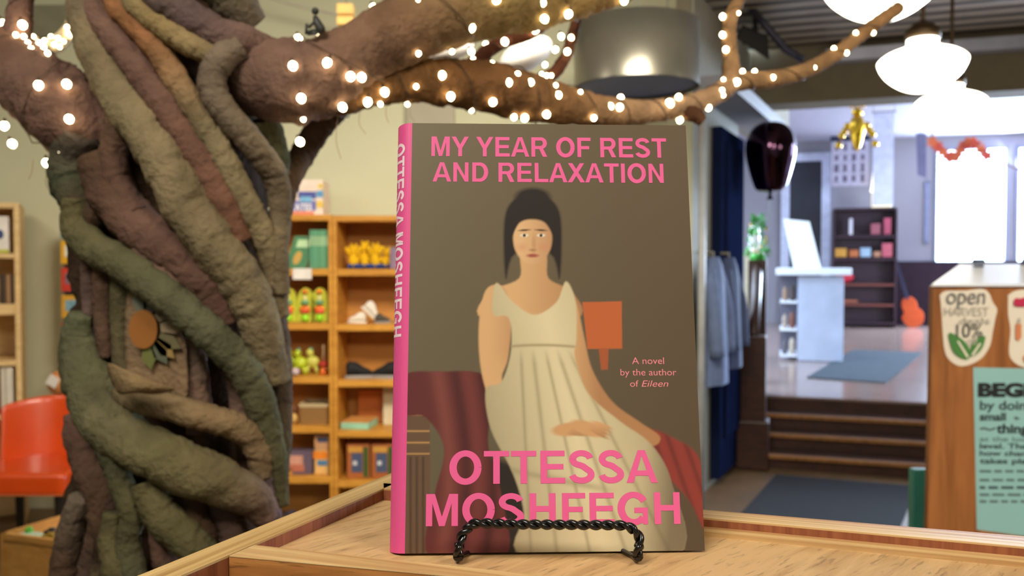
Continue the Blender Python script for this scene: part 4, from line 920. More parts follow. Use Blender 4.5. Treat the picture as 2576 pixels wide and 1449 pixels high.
# ================================================================ FABRIC TREE
M_cloth = vcol('wrapped_cloth', rough=0.95, bump=0.6, bscale=110, spec=0.1, var=0.42, vscale=18)
YT = 1.45
def trunkY(px, lift=0.0):
    d = min(1.0, abs((px - 440) / 310.0)); return YT - 0.17 * math.sqrt(1 - d * d) - lift
def sample(pts):                  # pts: (px, py, radius px, Y) -> resampled centres and radii in metres
    w = [P(p[0], p[1], p[3]) for p in pts]; r = [p[2] * p[3] / F for p in pts]
    c = catmull([Vector((*a, )) for a in w], 24); rr = [x.x for x in catmull([Vector((b, 0, 0)) for b in r], 24)]
    out = [c[0]]; ro = [rr[0]]; ac = 0
    for i in range(1, len(c)):
        step = max(0.003, min(0.0055, rr[i] * 0.12))
        if (c[i] - out[-1]).length >= step: out.append(c[i]); ro.append(rr[i])
    return out, ro
def wrapped(name, pts, cols, parent, pitch=None, seg=None, wrap=0.085, wrinkle=0.05, flat=1.0, label=None, seed=0):
    path, rad = sample(pts); T, Nn, Bn = frames(path); n = len(path)
    rm = sum(rad) / n; pitch = pitch or max(0.034, rm * 1.9); seg = seg or (40 if rm > 0.05 else 28)
    rnd = random.Random(seed * 31 + len(pts)); tints = [1 + rnd.uniform(-0.09, 0.07) for _ in range(200)]; ko = rnd.random() * len(cols)
    slant = rnd.choice((-1, 1)) * 1.0
    lc = {c: L3(c) for c in cols}; Ltot = sum((path[i] - path[i - 1]).length for i in range(1, n))
    vs = []; cl = []; L = 0
    for i in range(n):
        if i: L += (path[i] - path[i - 1]).length
        for k in range(seg):
            th = 2 * math.pi * k / seg
            d = Nn[i] * math.cos(th) + Bn[i] * math.sin(th)
            p = path[i] + d * rad[i]
            ph = L / pitch + slant * k / seg + 0.55 * mnoise.noise(p * 9 + Vector((seed, 0, 0))) + 50
            fr_ = ph - math.floor(ph)
            hf = mnoise.noise(Vector((p.x * 60, p.y * 60, p.z * 60)))
            saw = (fr_ / 0.94 if fr_ < 0.94 else (1 - fr_) / 0.06) - 0.5 - 0.45 * math.exp(-((fr_ - 0.015) / 0.035) ** 2)
            fold = mnoise.noise(Vector((p.x * 22, p.y * 22, p.z * 22)) + T[i] * seed)
            fold2 = mnoise.noise(Vector((math.cos(th) * 1.4 + seed, math.sin(th) * 1.4, L / rad[i] * 4.2 if rad[i] > 0.004 else 0)))
            cn_ = mnoise.noise(Vector((math.cos(th + L / rm * 0.25) * 1.1 + seed * 3, math.sin(th + L / rm * 0.25) * 1.1, L / rm * 1.5)))
            cn2 = mnoise.noise(Vector((math.cos(th - L / rm * 0.4) * 2.0, math.sin(th - L / rm * 0.4) * 2.0 + seed * 5, L / rm * 0.8)))
            crs = 0.06 * max(0.0, 1 - abs(cn_) * 6) + 0.045 * max(0.0, 1 - abs(cn2) * 6)
            r = rad[i] * (1 - crs + wrap * saw + wrinkle * fold + wrinkle * 0.8 * fold2 + 0.022 * hf)
            q = path[i] + d * r
            vs.append(q)
            s_ = tints[int(math.floor(ph)) % 200]; kk = min(0.999, L / Ltot) * (len(cols) - 1) + 1e-6; k0_ = int(kk); kf = kk - k0_
            c = lc[cols[k0_]] * (1 - kf) + lc[cols[(k0_ + 1) % len(cols)]] * kf
            cl.append(tuple(np.clip(c * s_, 0, 1)) + (1.0,))
    fsx = [(i * seg + k, i * seg + (k + 1) % seg, (i + 1) * seg + (k + 1) % seg, (i + 1) * seg + k) for i in range(n - 1) for k in range(seg)]
    fsx += [tuple(range(seg - 1, -1, -1)), tuple((n - 1) * seg + k for k in range(seg))]
    o = mesh_obj(name, vs, fsx, M_cloth, parent, smooth=True, cols=cl)
    if label: o['label'] = label
    return path, rad
tree = thing('fabric_tree', 'large artificial tree of twisted brown and green cloth-wrapped strands', 'tree', (P(430, 1400, YT).x, YT, 0))
TAN = (152, 136, 104); TAN2 = (138, 122, 94); MAU = (136, 106, 92); MAU2 = (124, 94, 82); ORA = (166, 116, 78); OLI = (112, 104, 72); OLI2 = (100, 94, 66)
GRN = (104, 104, 80); GRN2 = (84, 86, 66); GRY = (132, 116, 100); BRN = (98, 76, 60); DBR = (66, 50, 38); PNK = (150, 120, 106); PLM = (116, 96, 94)
def strand(name, pts, cols, lift, seed, **kw):      # pts: (px, py, r) hugging the trunk
    return wrapped(name, [(x, y, r, trunkY(x, lift)) for x, y, r in pts], cols, tree, seed=seed, **kw)
# core of the trunk down to the floor
wrapped('trunk', [(425, -120, 190, 1.47), (420, 150, 190, 1.47), (430, 420, 235, 1.47), (440, 700, 232, 1.47), (450, 950, 226, 1.47), (440, 1200, 236, 1.48), (400, 1440, 235, 1.48), (380, 1900, 260, 1.48), (370, 2400, 300, 1.48), (365, 3070, 340, 1.48)], [DBR, (74, 56, 42)], tree, wrap=0.03, wrinkle=0.05, seg=48, seed=1, pitch=0.12)
# upper strands
strand('strand', [(190, -120, 44), (212, -20, 46), (232, 95, 48), (262, 165, 49), (300, 235, 52), (358, 318, 56), (428, 425, 62), (478, 530, 64), (540, 618, 62), (602, 700, 58), (640, 780, 56), (664, 860, 50), (686, 960, 44)], [GRY, TAN2, TAN, TAN2, TAN, TAN2], 0.035, 2)
strand('strand', [(215, -110, 36), (238, 15, 36), (281, 85, 38), (346, 168, 40), (412, 258, 42), (468, 348, 42), (522, 440, 42), (566, 530, 40), (600, 610, 34)], [MAU, MAU2, (140, 100, 80)], 0.03, 3)
strand('strand', [(262, -100, 30), (290, 5, 30), (333, 52, 33), (391, 118, 33), (440, 196, 34), (495, 282, 34), (545, 366, 34), (590, 452, 34), (634, 540, 34), (672, 622, 32), (692, 715, 28), (704, 800, 26)], [ORA, (168, 118, 80), TAN, TAN, TAN2], 0.035, 4)
strand('strand', [(300, -90, 30), (338, 5, 30), (381, 44, 31), (432, 84, 31), (488, 118, 30), (545, 146, 28), (590, 170, 22)], [TAN, (164, 140, 96), TAN2], 0.045, 5)
strand('strand', [(360, -110, 58), (410, -10, 52), (468, 36, 44), (540, 80, 42), (610, 105, 44), (680, 140, 44)], [GRY, PLM, MAU], 0.04, 6)
strand('strand', [(520, -130, 62), (560, -40, 64), (600, 20, 56), (640, 70, 40)], [OLI, (104, 96, 76), GRY], 0.02, 7)
strand('strand', [(600, 118, 36), (556, 150, 38), (533, 205, 36), (556, 268, 35), (612, 335, 35), (660, 394, 35), (694, 450, 33), (706, 530, 30), (700, 620, 26), (706, 740, 24)], [GRY, (128, 112, 92), TAN2], 0.05, 8)
strand('strand', [(860, 262, 30), (806, 318, 33), (765, 382, 32), (732, 450, 27), (716, 520, 22)], [BRN, (104, 82, 62)], 0.0, 9)
strand('strand', [(660, 300, 40), (690, 370, 34), (700, 440, 30)], [OLI2, GRN2], 0.0, 10)
# middle strands
strand('strand', [(255, 400, 60), (285, 490, 60), (350, 570, 58), (425, 630, 56), (488, 690, 52), (532, 750, 46), (560, 820, 40)], [BRN, MAU2, (104, 78, 66)], 0.02, 11)
strand('strand', [(300, 300, 34), (286, 400, 36), (300, 470, 34), (345, 540, 30)], [BRN, MAU2], 0.03, 12)
strand('strand', [(320, 560, 30), (372, 640, 34), (430, 700, 36), (486, 752, 36), (520, 810, 30)], [PNK, MAU, (142, 112, 96)], 0.025, 13)
strand('strand', [(196, 500, 34), (196, 570, 42), (235, 622, 42), (295, 655, 43), (352, 696, 44), (418, 745, 45), (482, 797, 45), (540, 850, 44), (592, 902, 43), (632, 962, 42), (660, 1035, 40), (680, 1110, 36), (696, 1190, 30), (704, 1270, 24)], [OLI, GRN, OLI2], 0.055, 14)
strand('strand', [(215, 330, 60), (190, 400, 62), (190, 460, 60), (215, 520, 50), (262, 560, 38)], [(92, 80, 70), GRN2, BRN], 0.02, 15)
strand('strand', [(223, 600, 18), (220, 690, 18), (226, 780, 18), (232, 880, 16)], [BRN, PLM], 0.035, 16)
strand('strand', [(262, 630, 25), (258, 720, 26), (262, 800, 25), (270, 900, 22)], [BRN, (108, 84, 70)], 0.03, 17)
strand('strand', [(308, 660, 26), (304, 760, 27), (306, 850, 26), (312, 940, 24)], [OLI2, (106, 96, 72)], 0.025, 18)
strand('strand', [(470, 850, 34), (486, 930, 36), (498, 1010, 34), (500, 1090, 30)], [GRY, (140, 112, 96), PNK], 0.0, 19)
strand('strand', [(590, 880, 36), (608, 980, 36), (620, 1080, 34), (630, 1180, 30)], [BRN, PNK, MAU2], 0.0, 20)
strand('strand', [(680, 760, 36), (700, 880, 32), (708, 1000, 28), (706, 1110, 28), (696, 1230, 28)], [GRY, (110, 94, 80), OLI2], 0.0, 21)
# lower strands
strand('strand', [(205, 790, 30), (196, 850, 44), (212, 920, 58), (236, 995, 66), (275, 1066, 66), (340, 1115, 64), (424, 1158, 66), (508, 1194, 66), (575, 1222, 58), (630, 1250, 50), (672, 1302, 36)], [(100, 102, 78), (112, 110, 82), (118, 112, 84), (124, 116, 82), (120, 108, 78), (150, 118, 106)], 0.06, 22, pitch=0.085)
strand('strand', [(300, 985, 26), (350, 1008, 32), (420, 1022, 35), (494, 1044, 36), (565, 1062, 36), (622, 1090, 36), (652, 1140, 34), (660, 1200, 28)], [TAN2, (146, 122, 90), (134, 112, 86)], 0.05, 23)
strand('strand', [(196, 1040, 34), (206, 1090, 44), (228, 1165, 46), (260, 1240, 44), (262, 1320, 40), (240, 1420, 40), (220, 1550, 44)], [MAU2, BRN, (110, 88, 80)], 0.03, 24)
strand('strand', [(262, 1100, 34), (290, 1170, 32), (310, 1232, 31), (332, 1296, 30), (322, 1370, 32), (338, 1470, 36)], [GRN2, OLI2, GRN], 0.065, 25)
strand('strand', [(370, 1210, 40), (392, 1270, 46), (432, 1324, 48), (482, 1368, 46), (530, 1420, 40), (560, 1500, 40)], [OLI, OLI2, (100, 94, 66)], 0.055, 26)
strand('strand', [(500, 1230, 34), (492, 1290, 32), (516, 1330, 28), (520, 1400, 26)], [BRN, DBR], 0.03, 27)
strand('strand', [(560, 1240, 40), (572, 1300, 42), (590, 1370, 40)], [PLM, BRN], 0.02, 28)
strand('strand', [(655, 1200, 34), (672, 1270, 30), (690, 1330, 26)], [(150, 130, 140), PLM], 0.04, 29)
strand('strand', [(200, 1250, 26), (182, 1330, 36), (172, 1420, 44), (160, 1560, 52)], [GRY, BRN, (106, 88, 76)], 0.03, 30)
strand('strand', [(286, 1290, 24), (282, 1360, 34), (300, 1430, 44), (310, 1560, 52)], [OLI2, OLI, TAN2], 0.07, 31)
strand('strand', [(400, 1330, 26), (412, 1400, 30), (440, 1480, 34)], [MAU2, BRN], 0.04, 32)
strand('strand', [(232, 1290, 18), (256, 1350, 20), (252, 1420, 22), (246, 1500, 24)], [BRN, DBR, TAN2], 0.06, 33)
# branches
BR = []
def branch(pts, cols, seed, **kw):
    BR.append(([(p[0], p[1]) for p in pts], [p[2] for p in pts], [p[3] for p in pts]))
    return wrapped('branch', pts, cols, tree, seed=seed, **kw)
main_l = branch([(360, 420, 70, 1.40), (270, 360, 84, 1.36), (190, 305, 98, 1.34), (110, 235, 98, 1.34), (40, 170, 84, 1.36), (-40, 100, 72, 1.40), (-140, 30, 64, 1.46)], [BRN, MAU2, MAU, (150, 112, 92), (156, 122, 96), MAU], 40, pitch=0.11)
branch([(14, 180, 44, 1.36), (34, 110, 38, 1.36), (50, 40, 30, 1.36), (56, -40, 27, 1.37)], [MAU, (140, 104, 90)], 41)
branch([(20, 95, 22, 1.62), (62, 100, 22, 1.62), (105, 120, 22, 1.62), (150, 106, 22, 1.63), (180, 72, 20, 1.64), (194, 20, 18, 1.65), (196, -50, 16, 1.66)], [(246, 226, 186), (246, 220, 176)], 42)  # glow of the bulbs is put into this loop's pale cloth colour
branch([(560, 210, 84, 1.36), (640, 196, 96, 1.32), (720, 205, 104, 1.30), (800, 196, 100, 1.30), (880, 150, 84, 1.31), (970, 100, 84, 1.33), (1080, 52, 84, 1.36), (1200, 20, 80, 1.40), (1330, 8, 70, 1.44), (1440, -8, 56, 1.48), (1560, -34, 42, 1.52), (1660, -80, 28, 1.55), (1740, -140, 17, 1.58), (1800, -210, 8, 1.6)], [MAU, MAU, (140, 108, 82), (156, 130, 84), (186, 152, 98), (176, 140, 96), (120, 84, 66)], 43, pitch=0.095)  # gold stretch has a highlight put into the cloth colour
branch([(760, 240, 62, 1.34), (850, 226, 66, 1.33), (930, 216, 54, 1.35), (1010, 206, 52, 1.38), (1100, 206, 58, 1.42), (1200, 215, 64, 1.46), (1290, 234, 62, 1.50), (1370, 254, 56, 1.54), (1450, 270, 46, 1.58), (1540, 282, 36, 1.64), (1640, 280, 29, 1.70), (1740, 262, 26, 1.76), (1812, 232, 26, 1.82), (1842, 200, 26, 1.85)], [(120, 86, 58), (140, 102, 66), (132, 94, 62), (160, 120, 82), (204, 164, 126), (206, 168, 132), (190, 150, 112)], 44, pitch=0.07)  # peach outer end: strong light is put into the cloth colour
branch([(1812, 240, 18, 1.81), (1838, 205, 23, 1.85), (1838, 150, 20, 1.88), (1834, 90, 18, 1.91), (1840, 40, 17, 1.93), (1858, 0, 16, 1.95), (1880, -50, 15, 1.97)], [(184, 146, 106), (172, 132, 92)], 45)
branch([(1832, 214, 20, 1.84), (1880, 204, 22, 1.88), (1950, 198, 21, 1.94), (2030, 176, 19, 2.0), (2100, 138, 18, 2.06), (2150, 100, 17, 2.1), (2200, 62, 17, 2.14), (2260, 20, 16, 2.2)], [(184, 146, 106), (166, 126, 86)], 46)
branch([(1150, 190, 16, 1.52), (1200, 150, 18, 1.54), (1262, 106, 18, 1.56), (1330, 84, 17, 1.58), (1400, 40, 15, 1.6)], [(120, 74, 58), (134, 86, 64)], 47)
branch([(1360, 200, 16, 1.56), (1396, 182, 16, 1.57), (1424, 140, 15, 1.58), (1440, 90, 14, 1.59), (1452, 40, 13, 1.60)], [(120, 76, 60), (132, 88, 66)], 48)
branch([(1700, 272, 20, 1.74), (1746, 288, 20, 1.74), (1768, 306, 14, 1.74)], [(96, 64, 46), (110, 76, 54)], 49)
# loose flap of cloth and the painted sunflower on the inner bark
def sheet(name, grid, col, m=None):
    n_, m_ = len(grid), len(grid[0]); vs = [P(*q) for r_ in grid for q in r_]; fsx = [(i * m_ + j, i * m_ + j + 1, (i + 1) * m_ + j + 1, (i + 1) * m_ + j) for i in range(n_ - 1) for j in range(m_ - 1)]
    o = mesh_obj(name, vs, fsx, m or M_cloth, tree, smooth=True, cols=[tuple(L3(col)) + (1,)] * len(vs))
    md = o.modifiers.new('sub', 'SUBSURF'); md.levels = 2; md.render_levels = 2
    md = o.modifiers.new('thick', 'SOLIDIFY'); md.thickness = 0.003
    return o
sheet('cloth_flap', [[(268, 905, 1.19), (300, 922, 1.175), (345, 946, 1.17), (400, 968, 1.18), (455, 975, 1.2)], [(280, 945, 1.185), (308, 958, 1.165), (345, 968, 1.16), (385, 978, 1.17), (410, 985, 1.19)], [(300, 992, 1.19), (316, 990, 1.175), (336, 984, 1.17), (360, 984, 1.18), (380, 988, 1.2)]], (150, 126, 92))
sheet('inner_bark', [[(318, 700, 1.262), (360, 740, 1.252), (420, 790, 1.25), (470, 850, 1.25)], [(318, 860, 1.262), (360, 870, 1.252), (420, 880, 1.25), (470, 900, 1.25)], [(318, 990, 1.262), (360, 995, 1.252), (420, 1010, 1.25), (480, 1030, 1.25)]], (150, 124, 96))
fc_ = P(362, 828, 1.2375)
mb = MB()
mb.prism([(0.021 * math.cos(2 * math.pi * k / 24), 0.029 * math.sin(2 * math.pi * k / 24)) for k in range(24)], fc_, (1, 0, 0), (0, 0, 1), 0.003)
obj('flower_disc', mb, mat('ochre_paint', (150, 94, 36), 0.8), tree, label='ochre painted flower centre')
for k, (aa, c_) in enumerate(((78, (92, 98, 88)), (100, (104, 108, 92)), (40, (150, 136, 110)), (5, (152, 132, 106)), (-28, (112, 104, 72)), (-58, (92, 98, 78)), (-82, (110, 116, 60)), (-45, (150, 124, 72)))):
    a_ = math.radians(aa); d_ = Vector((math.cos(a_), 0, math.sin(a_))); n_ = Vector((-math.sin(a_), 0, math.cos(a_)))
    c_0 = fc_ + d_ * 0.024 + Vector((0, 0.002, 0))
    pl = [c_0 - n_ * 0.006, c_0 + d_ * 0.02 - n_ * 0.011, c_0 + d_ * 0.038, c_0 + d_ * 0.02 + n_ * 0.011, c_0 + n_ * 0.006]
    obj('petal', MB().add(pl + [p + Vector((0, 0.002, 0)) for p in pl], [(0, 1, 2, 3, 4), (9, 8, 7, 6, 5)] + [(i, i + 5, (i + 1) % 5 + 5, (i + 1) % 5) for i in range(5)]), mat('petal_%d' % k, c_, 0.85), tree)
mb = MB()
for (x, y, Y_, L_) in ((850, 305, 1.33, 0.06), (908, 282, 1.34, 0.035), (975, 262, 1.36, 0.03), (84, 420, 1.34, 0.02), (1765, 310, 1.74, 0.05), (1036, 262, 1.39, 0.03), (120, 440, 1.33, 0.03)):
    p = P(x, y, Y_); mb.tube(catmull([p + Vector((0, 0, 0.012)), p - Vector((0.003, 0, L_ * 0.5)), p - Vector((random.uniform(-0.01, 0.01), 0, L_))], 5), 0.0005, 5)
o = obj('frayed_thread', mb, mat('jute_thread', (150, 122, 84), 0.9), tree); o['kind'] = 'stuff'

# ---------------------------------------------------------------- string lights
M_bulb = mat('lit_warm_bulb', (255, 236, 190), 0.3, emit=15.0, var=0.01)
M_wire = mat('brown_wire', (70, 52, 38), 0.6)
def depth_at(px, py):
    best = None
    for c, r, y in BR:
        for i in range(len(c) - 1):
            for k in range(9):
                t = k / 8; cx = c[i][0] * (1 - t) + c[i + 1][0] * t; cy = c[i][1] * (1 - t) + c[i + 1][1] * t
                rr = r[i] * (1 - t) + r[i + 1] * t; yy = y[i] * (1 - t) + y[i + 1] * t
                d = math.hypot(px - cx, py - cy) / rr
                if best is None or d < best[0] - 1e-6 and not (best[0] < 1 and best[1] < yy): best = (d, yy, rr)
    d, yy, rr = best; rm = rr * yy / F
    return yy - 1.06 * rm * math.sqrt(max(0.0, 1 - min(d, 1) ** 2)) - 0.006
def string(label, bulbs, dim=()):
    c0 = P(bulbs[0][0], bulbs[0][1], depth_at(*bulbs[0][:2]))
    t = thing('string_lights', label, 'string lights', c0, 'fairy lights on the cloth tree')
    src = None
    for b in bulbs:
        x, y = b[0], b[1]; k = b[2] if len(b) > 2 else 1.0
        p = P(x, y, depth_at(x, y))
        if src is None:
            mb = MB().lathe((0, 0, 0), [(0.0004, -0.0072), (0.0036, -0.0056), (0.0060, -0.0020), (0.0064, 0.0012), (0.0050, 0.0046), (0.0026, 0.0066)], 12)
            src = obj('bulb', mb, M_bulb, None, smooth=True); sk = obj('bulb_socket', MB().lathe((0, 0, 0), [(0.0024, 0.006), (0.0024, 0.011), (0.0010, 0.013)], 8), M_wire, src)
            o, so = src, sk
        else:
            o = src.copy(); C.objects.link(o); so = sk.copy(); C.objects.link(so); so.parent = o
        so.matrix_parent_inverse = Matrix.Identity(4)
        o.parent = t; o.matrix_parent_inverse = Matrix.Translation(-t.location); o.location = p
        o.rotation_euler = (random.uniform(-0.5, 0.2), random.uniform(-0.5, 0.5), 0); o.scale = (k, k, k)
        if False: so.hide_render = True
    return t
def coil(parent, c, turns, r=0.0009):
    pts, rad, ys = c; path, rr = sample([(p[0], p[1], q, y) for p, q, y in zip(pts, rad, ys)])
    T, Nn, Bn = frames(path); n = len(path)
    pp = []
    for i in range(0, n, 2):
        a_ = 2 * math.pi * turns * i / n; pp.append(path[i] + (Nn[i] * math.cos(a_) + Bn[i] * math.sin(a_)) * rr[i] * 1.09)
    obj('wire', MB().tube(pp, r, 5), M_wire, parent, smooth=True)
S = 0.6
t = string('string of warm fairy lights on the mauve branch by the edge of the picture', [(97, 215), (168, 212), (65, 299), (174, 300), (11, 317), (31, 362), (156, 380), (117, 410), (40, 12), (57, 63), (58, 132), (8, 60), (-20, 240), (20, 240, S)])
coil(t, BR[0], 5); coil(t, BR[1], 2)
t = string('string of warm fairy lights on the small pale loop behind the trunk', [(92, 140, S), (128, 92, S), (168, 68, S), (70, 108, S), (110, 118, S), (150, 118, S), (182, 90, S), (188, 50, S), (190, 20, S), (120, 134, S), (160, 104, S), (84, 92, S), (98, 108, S), (136, 112, S), (60, 92, S), (172, 84, S), (146, 96, S), (112, 102, S), (78, 122, S), (40, 88, S)])
coil(t, BR[2], 7)
t = string('string of warm fairy lights round the thick upper branch', [(750, 98), (806, 97), (737, 166), (823, 158), (758, 248), (763, 300, S), (755, 357), (882, 193), (910, 195), (862, 270), (940, 20), (940, 62), (997, 128), (1053, 8), (1088, 30), (1175, 25), (1186, 70), (1249, 0), (1364, 8), (1370, 48), (1430, 36), (1347, 76), (1270, 105), (1570, 2), (1053, 135, S), (1068, 150, 0.8)])
coil(t, BR[3], 7)
t = string('string of warm fairy lights along the long thin branch above the book', [(925, 257), (968, 232), (957, 262, S), (1025, 262, S), (1047, 218, S), (1112, 190), (1134, 243), (1240, 257), (1279, 208), (1302, 188, 0.8), (1334, 208), (1375, 288), (1293, 295, 0.8), (1320, 297), (1404, 240), (1398, 215, S), (1460, 232, S), (1478, 270, 0.8), (1535, 268), (1561, 247), (1559, 270), (1685, 260, 1.3), (1707, 245), (1710, 302), (1494, 297, 0.8), (1782, 271), (1186, 278, S)])
coil(t, BR[4], 9)
t = string('string of warm fairy lights on the two thin twigs behind the long branch', [(1137, 130, S), (1186, 130, 0.8), (1190, 148, S), (1222, 112, 0.8), (1237, 163), (1412, 92, 0.8), (1437, 95, 0.8), (1397, 125, 0.8), (1427, 130, 0.9), (1371, 163, 0.7), (1363, 187, S), (1375, 190, S), (1387, 190, S)])
coil(t, BR[7], 3); coil(t, BR[8], 3)
t = string('string of warm fairy lights on the curling forked twig beside the drum', [(1818, 42), (1818, 88), (1826, 125), (1820, 200, S), (1816, 228, 0.8), (1853, 207, 1.2), (1820, 240, S), (1868, 180, 0.8), (1898, 180, 0.8), (1945, 195, 0.8), (2048, 170, 0.8), (2098, 122, 0.8), (2130, 133, 0.8), (2153, 83, 0.8), (2197, 83, 0.8), (1858, 33, S)])
coil(t, BR[5], 3); coil(t, BR[6], 4)
# small wire figure sitting on the branch
wf = P(794, 86, 1.255)
t = thing('wire_figure', 'small dark wire figure sitting on top of the thick branch', 'ornament', wf)
def pf2(x, y): return P(x, y, 1.255)
M_dw = mat('dark_wire', (52, 52, 50), 0.5)
obj('body', MB().tube([pf2(792, 40), pf2(796, 54), pf2(806, 72), pf2(812, 80)], [0.003, 0.006, 0.007, 0.005], 8), M_dw, t, smooth=True)
obj('head', MB().ball(pf2(793, 28), 0.0055, None, 10, 8), M_dw, t, smooth=True)
for q in ([(796, 50), (784, 62), (776, 70)], [(808, 78), (788, 76), (772, 82)], [(810, 80), (792, 84), (774, 86)], [(772, 60), (770, 86)]):
    obj('limb', MB().tube([pf2(*p) for p in q], 0.0022, 6), M_dw, t, smooth=True)

# ================================================================ WOODEN BOOKCASES AND TOYS
M_hon = wood('honey_wood', (182, 122, 40), (210, 150, 60), (3, 3, 22), rough=0.45)
M_honb = wood('honey_wood_back', (176, 120, 54), (194, 136, 64), (3, 3, 22), rough=0.55)
YK = 5.2; DK = 0.36
def kids(x0, x1, rows, label, xin=9):
    t = thing('wooden_bookcase', label, 'bookcase', Vector((P((x0 + x1) / 2, 700, YK).x, YK + DK / 2, 0)))
    zt_ = P(700, rows[0][0], YK).z
    for a_, b_ in ((x0, x0 + xin), (x1 - xin, x1)):
        A = P(a_, 700, YK).x; B = P(b_, 700, YK).x
        obj('side_panel', MB().box(((A + B) / 2, YK + DK / 2, zt_ / 2), (B - A, DK, zt_)), M_hon, t, bevel=0.004)
    A = P(x0 + xin, 700, YK).x; B = P(x1 - xin, 700, YK).x
    obj('back_panel', MB().box(((A + B) / 2, YK + DK - 0.006, zt_ / 2), (B - A, 0.012, zt_)), M_honb, t)
    for i, (ya, yb) in enumerate(rows):
        za, zb_ = P(700, ya, YK).z, P(700, yb, YK).z
        obj('top_board' if i == 0 else 'shelf', MB().box(((A + B) / 2, YK + DK / 2 - 0.005, (za + zb_) / 2), (B - A, DK - 0.012, za - zb_)), M_hon, t, bevel=0.004)
    return t
RL = [(540, 555), (676, 693), (813, 830), (948, 965), (1073, 1090), (1200, 1217), (1338, 1356)]
RR = [(542, 557), (677, 694), (816, 833), (957, 974), (1084, 1101), (1210, 1227), (1340, 1358)]
kids(555, 836, RL, 'honey-coloured wooden bookcase of toys partly hidden by the tree', 10)
kids(837, 1160, RR, 'honey-coloured wooden bookcase of toys partly hidden by the book', 10)
def shz(rows, i): return P(700, rows[i][0], YK).z + 0.0015
def kx(px): return P(px, 700, YK + 0.06).x
def kz(py): return P(700, py, YK + 0.06).z
def item(name, x0, x1, y0, base, m, label, cat, dep=0.12, group=None, bevel=0.004, off=0.03):
    A, B = P(x0, 700, YK + off).x, P(x1, 700, YK + off).x; zt_ = P(700, y0, YK + off).z
    return tag(obj(name, MB().box(((A + B) / 2, YK + off + dep / 2, (base + zt_) / 2), (B - A, dep, zt_ - base)), m, bevel=bevel), label, cat, group)
# game box on top
bt = P(700, 540, YK).z + 0.002
A, B = kx(712), kx(813); zt_ = kz(452)
t = thing('game_box', 'colourful game box printed with blue letters on top of the bookcase', 'box', ((A + B) / 2, YK + 0.2, bt))
obj('box', MB().box(((A + B) / 2, YK + 0.16, (bt + zt_) / 2), (B - A, 0.2, zt_ - bt)), mat('peach_print', (234, 214, 198), 0.5, var=0.08, vscale=20), t, bevel=0.004)
def blk(x0, y0, x1, y1, c, nm='print', z=0.0, tt=None, Yp=YK + 0.058):
    a_, b_ = P(x0, y0, Yp), P(x1, y1, Yp)
    return obj(nm, MB().box(((a_.x + b_.x) / 2, Yp - z, (a_.z + b_.z) / 2), (b_.x - a_.x, 0.002, a_.z - b_.z)), mat('pr_%d_%d_%d' % c, c, 0.5, var=0.1, vscale=40), tt)
blk(750, 482, 795, 500, (76, 84, 160), tt=t); blk(796, 480, 813, 496, (92, 150, 196), tt=t); blk(714, 505, 795, 530, (108, 112, 180), tt=t, z=0.001); blk(755, 495, 785, 508, (124, 182, 220), tt=t, z=0.003); blk(796, 506, 813, 522, (226, 190, 84), tt=t); blk(800, 462, 813, 474, (222, 190, 96), tt=t); blk(720, 532, 790, 540, (226, 130, 110), tt=t)
a, f = text_geo('STATES', 0.03); p0_, p1_ = P(722, 530, YK + 0.054), P(785, 512, YK + 0.054)
mesh_obj('lettering', [Vector((p0_.x + (p1_.x - p0_.x) * q[0], YK + 0.054, p0_.z + (p1_.z - p0_.z) * q[1])) for q in a], f, mat('pale_print', (240, 236, 240), 0.5), t)
# green books
zb1 = shz(RL, 1)
gcol = [(86, 150, 116), (98, 160, 124), (88, 150, 112), (102, 160, 120), (90, 148, 112)]
for k in range(5):
    x = 778 + k * 9.6
    t = thing('picture_book', ['green-spined book beside the slanting book on the shelf', 'second green-spined book of the upright row', 'middle green-spined book of the upright row', 'fourth green-spined book of the upright row', 'green-spined book at the end of the row, by the bookcase side'][k], 'book', (P(x, 690, YK).x, YK + 0.1, zb1), 'green books on the toy bookcase')
    A, B = P(x, 700, YK + 0.03).x, P(x + 9.0, 700, YK + 0.03).x; zt_ = P(700, 578, YK + 0.03).z
    obj('cover', MB().box(((A + B) / 2, YK + 0.14, (zb1 + zt_) / 2), (B - A - 0.001, 0.2, zt_ - zb1)), mat('green_%d' % k, gcol[k], 0.5, var=0.05), t, bevel=0.002)
    obj('spine_band', MB().box(((A + B) / 2, YK + 0.039, zt_ - 0.07), ((B - A) * 0.55, 0.002, 0.06)), mat('pale_green_print', (176, 206, 158), 0.5), t)
q0_ = Vector((P(712, 690, YK + 0.03).x, YK + 0.06, zb1)); M_gb = mat('dark_green_cover', (56, 118, 74), 0.4)
lean = Vector((0.30, 0.12, 1)).normalized(); rr_ = Vector((1, 0.16, -0.30)).normalized()
t = thing('picture_book', 'green picture book shown face-on, slanting against the upright row', 'book', q0_)
wB, hB = 0.135, 0.215
obj('cover', MB().prism([(0, 0), (wB, 0.002), (wB, hB), (0, hB)], q0_, Vector((1, 0.1, 0.0)), lean, -0.004), M_gb, t)
obj('pages', MB().prism([(0.004, 0.004), (wB - 0.006, 0.004), (wB - 0.006, hB - 0.006), (0.004, hB - 0.006)], q0_ + Vector((0, 0.006, 0)), Vector((1, 0.1, 0)), lean, -0.014), mat('grey_pages', (190, 180, 160), 0.7), t)
obj('cover_print', MB().prism([(0.03 + 0.025 * math.cos(2 * math.pi * k / 14) + 0.03, 0.07 + 0.045 * math.sin(2 * math.pi * k / 14)) for k in range(14)], q0_ + Vector((0, -0.002, 0)), Vector((1, 0.1, 0)), lean, 0.001), mat('pear_print', (190, 150, 66), 0.5), t)
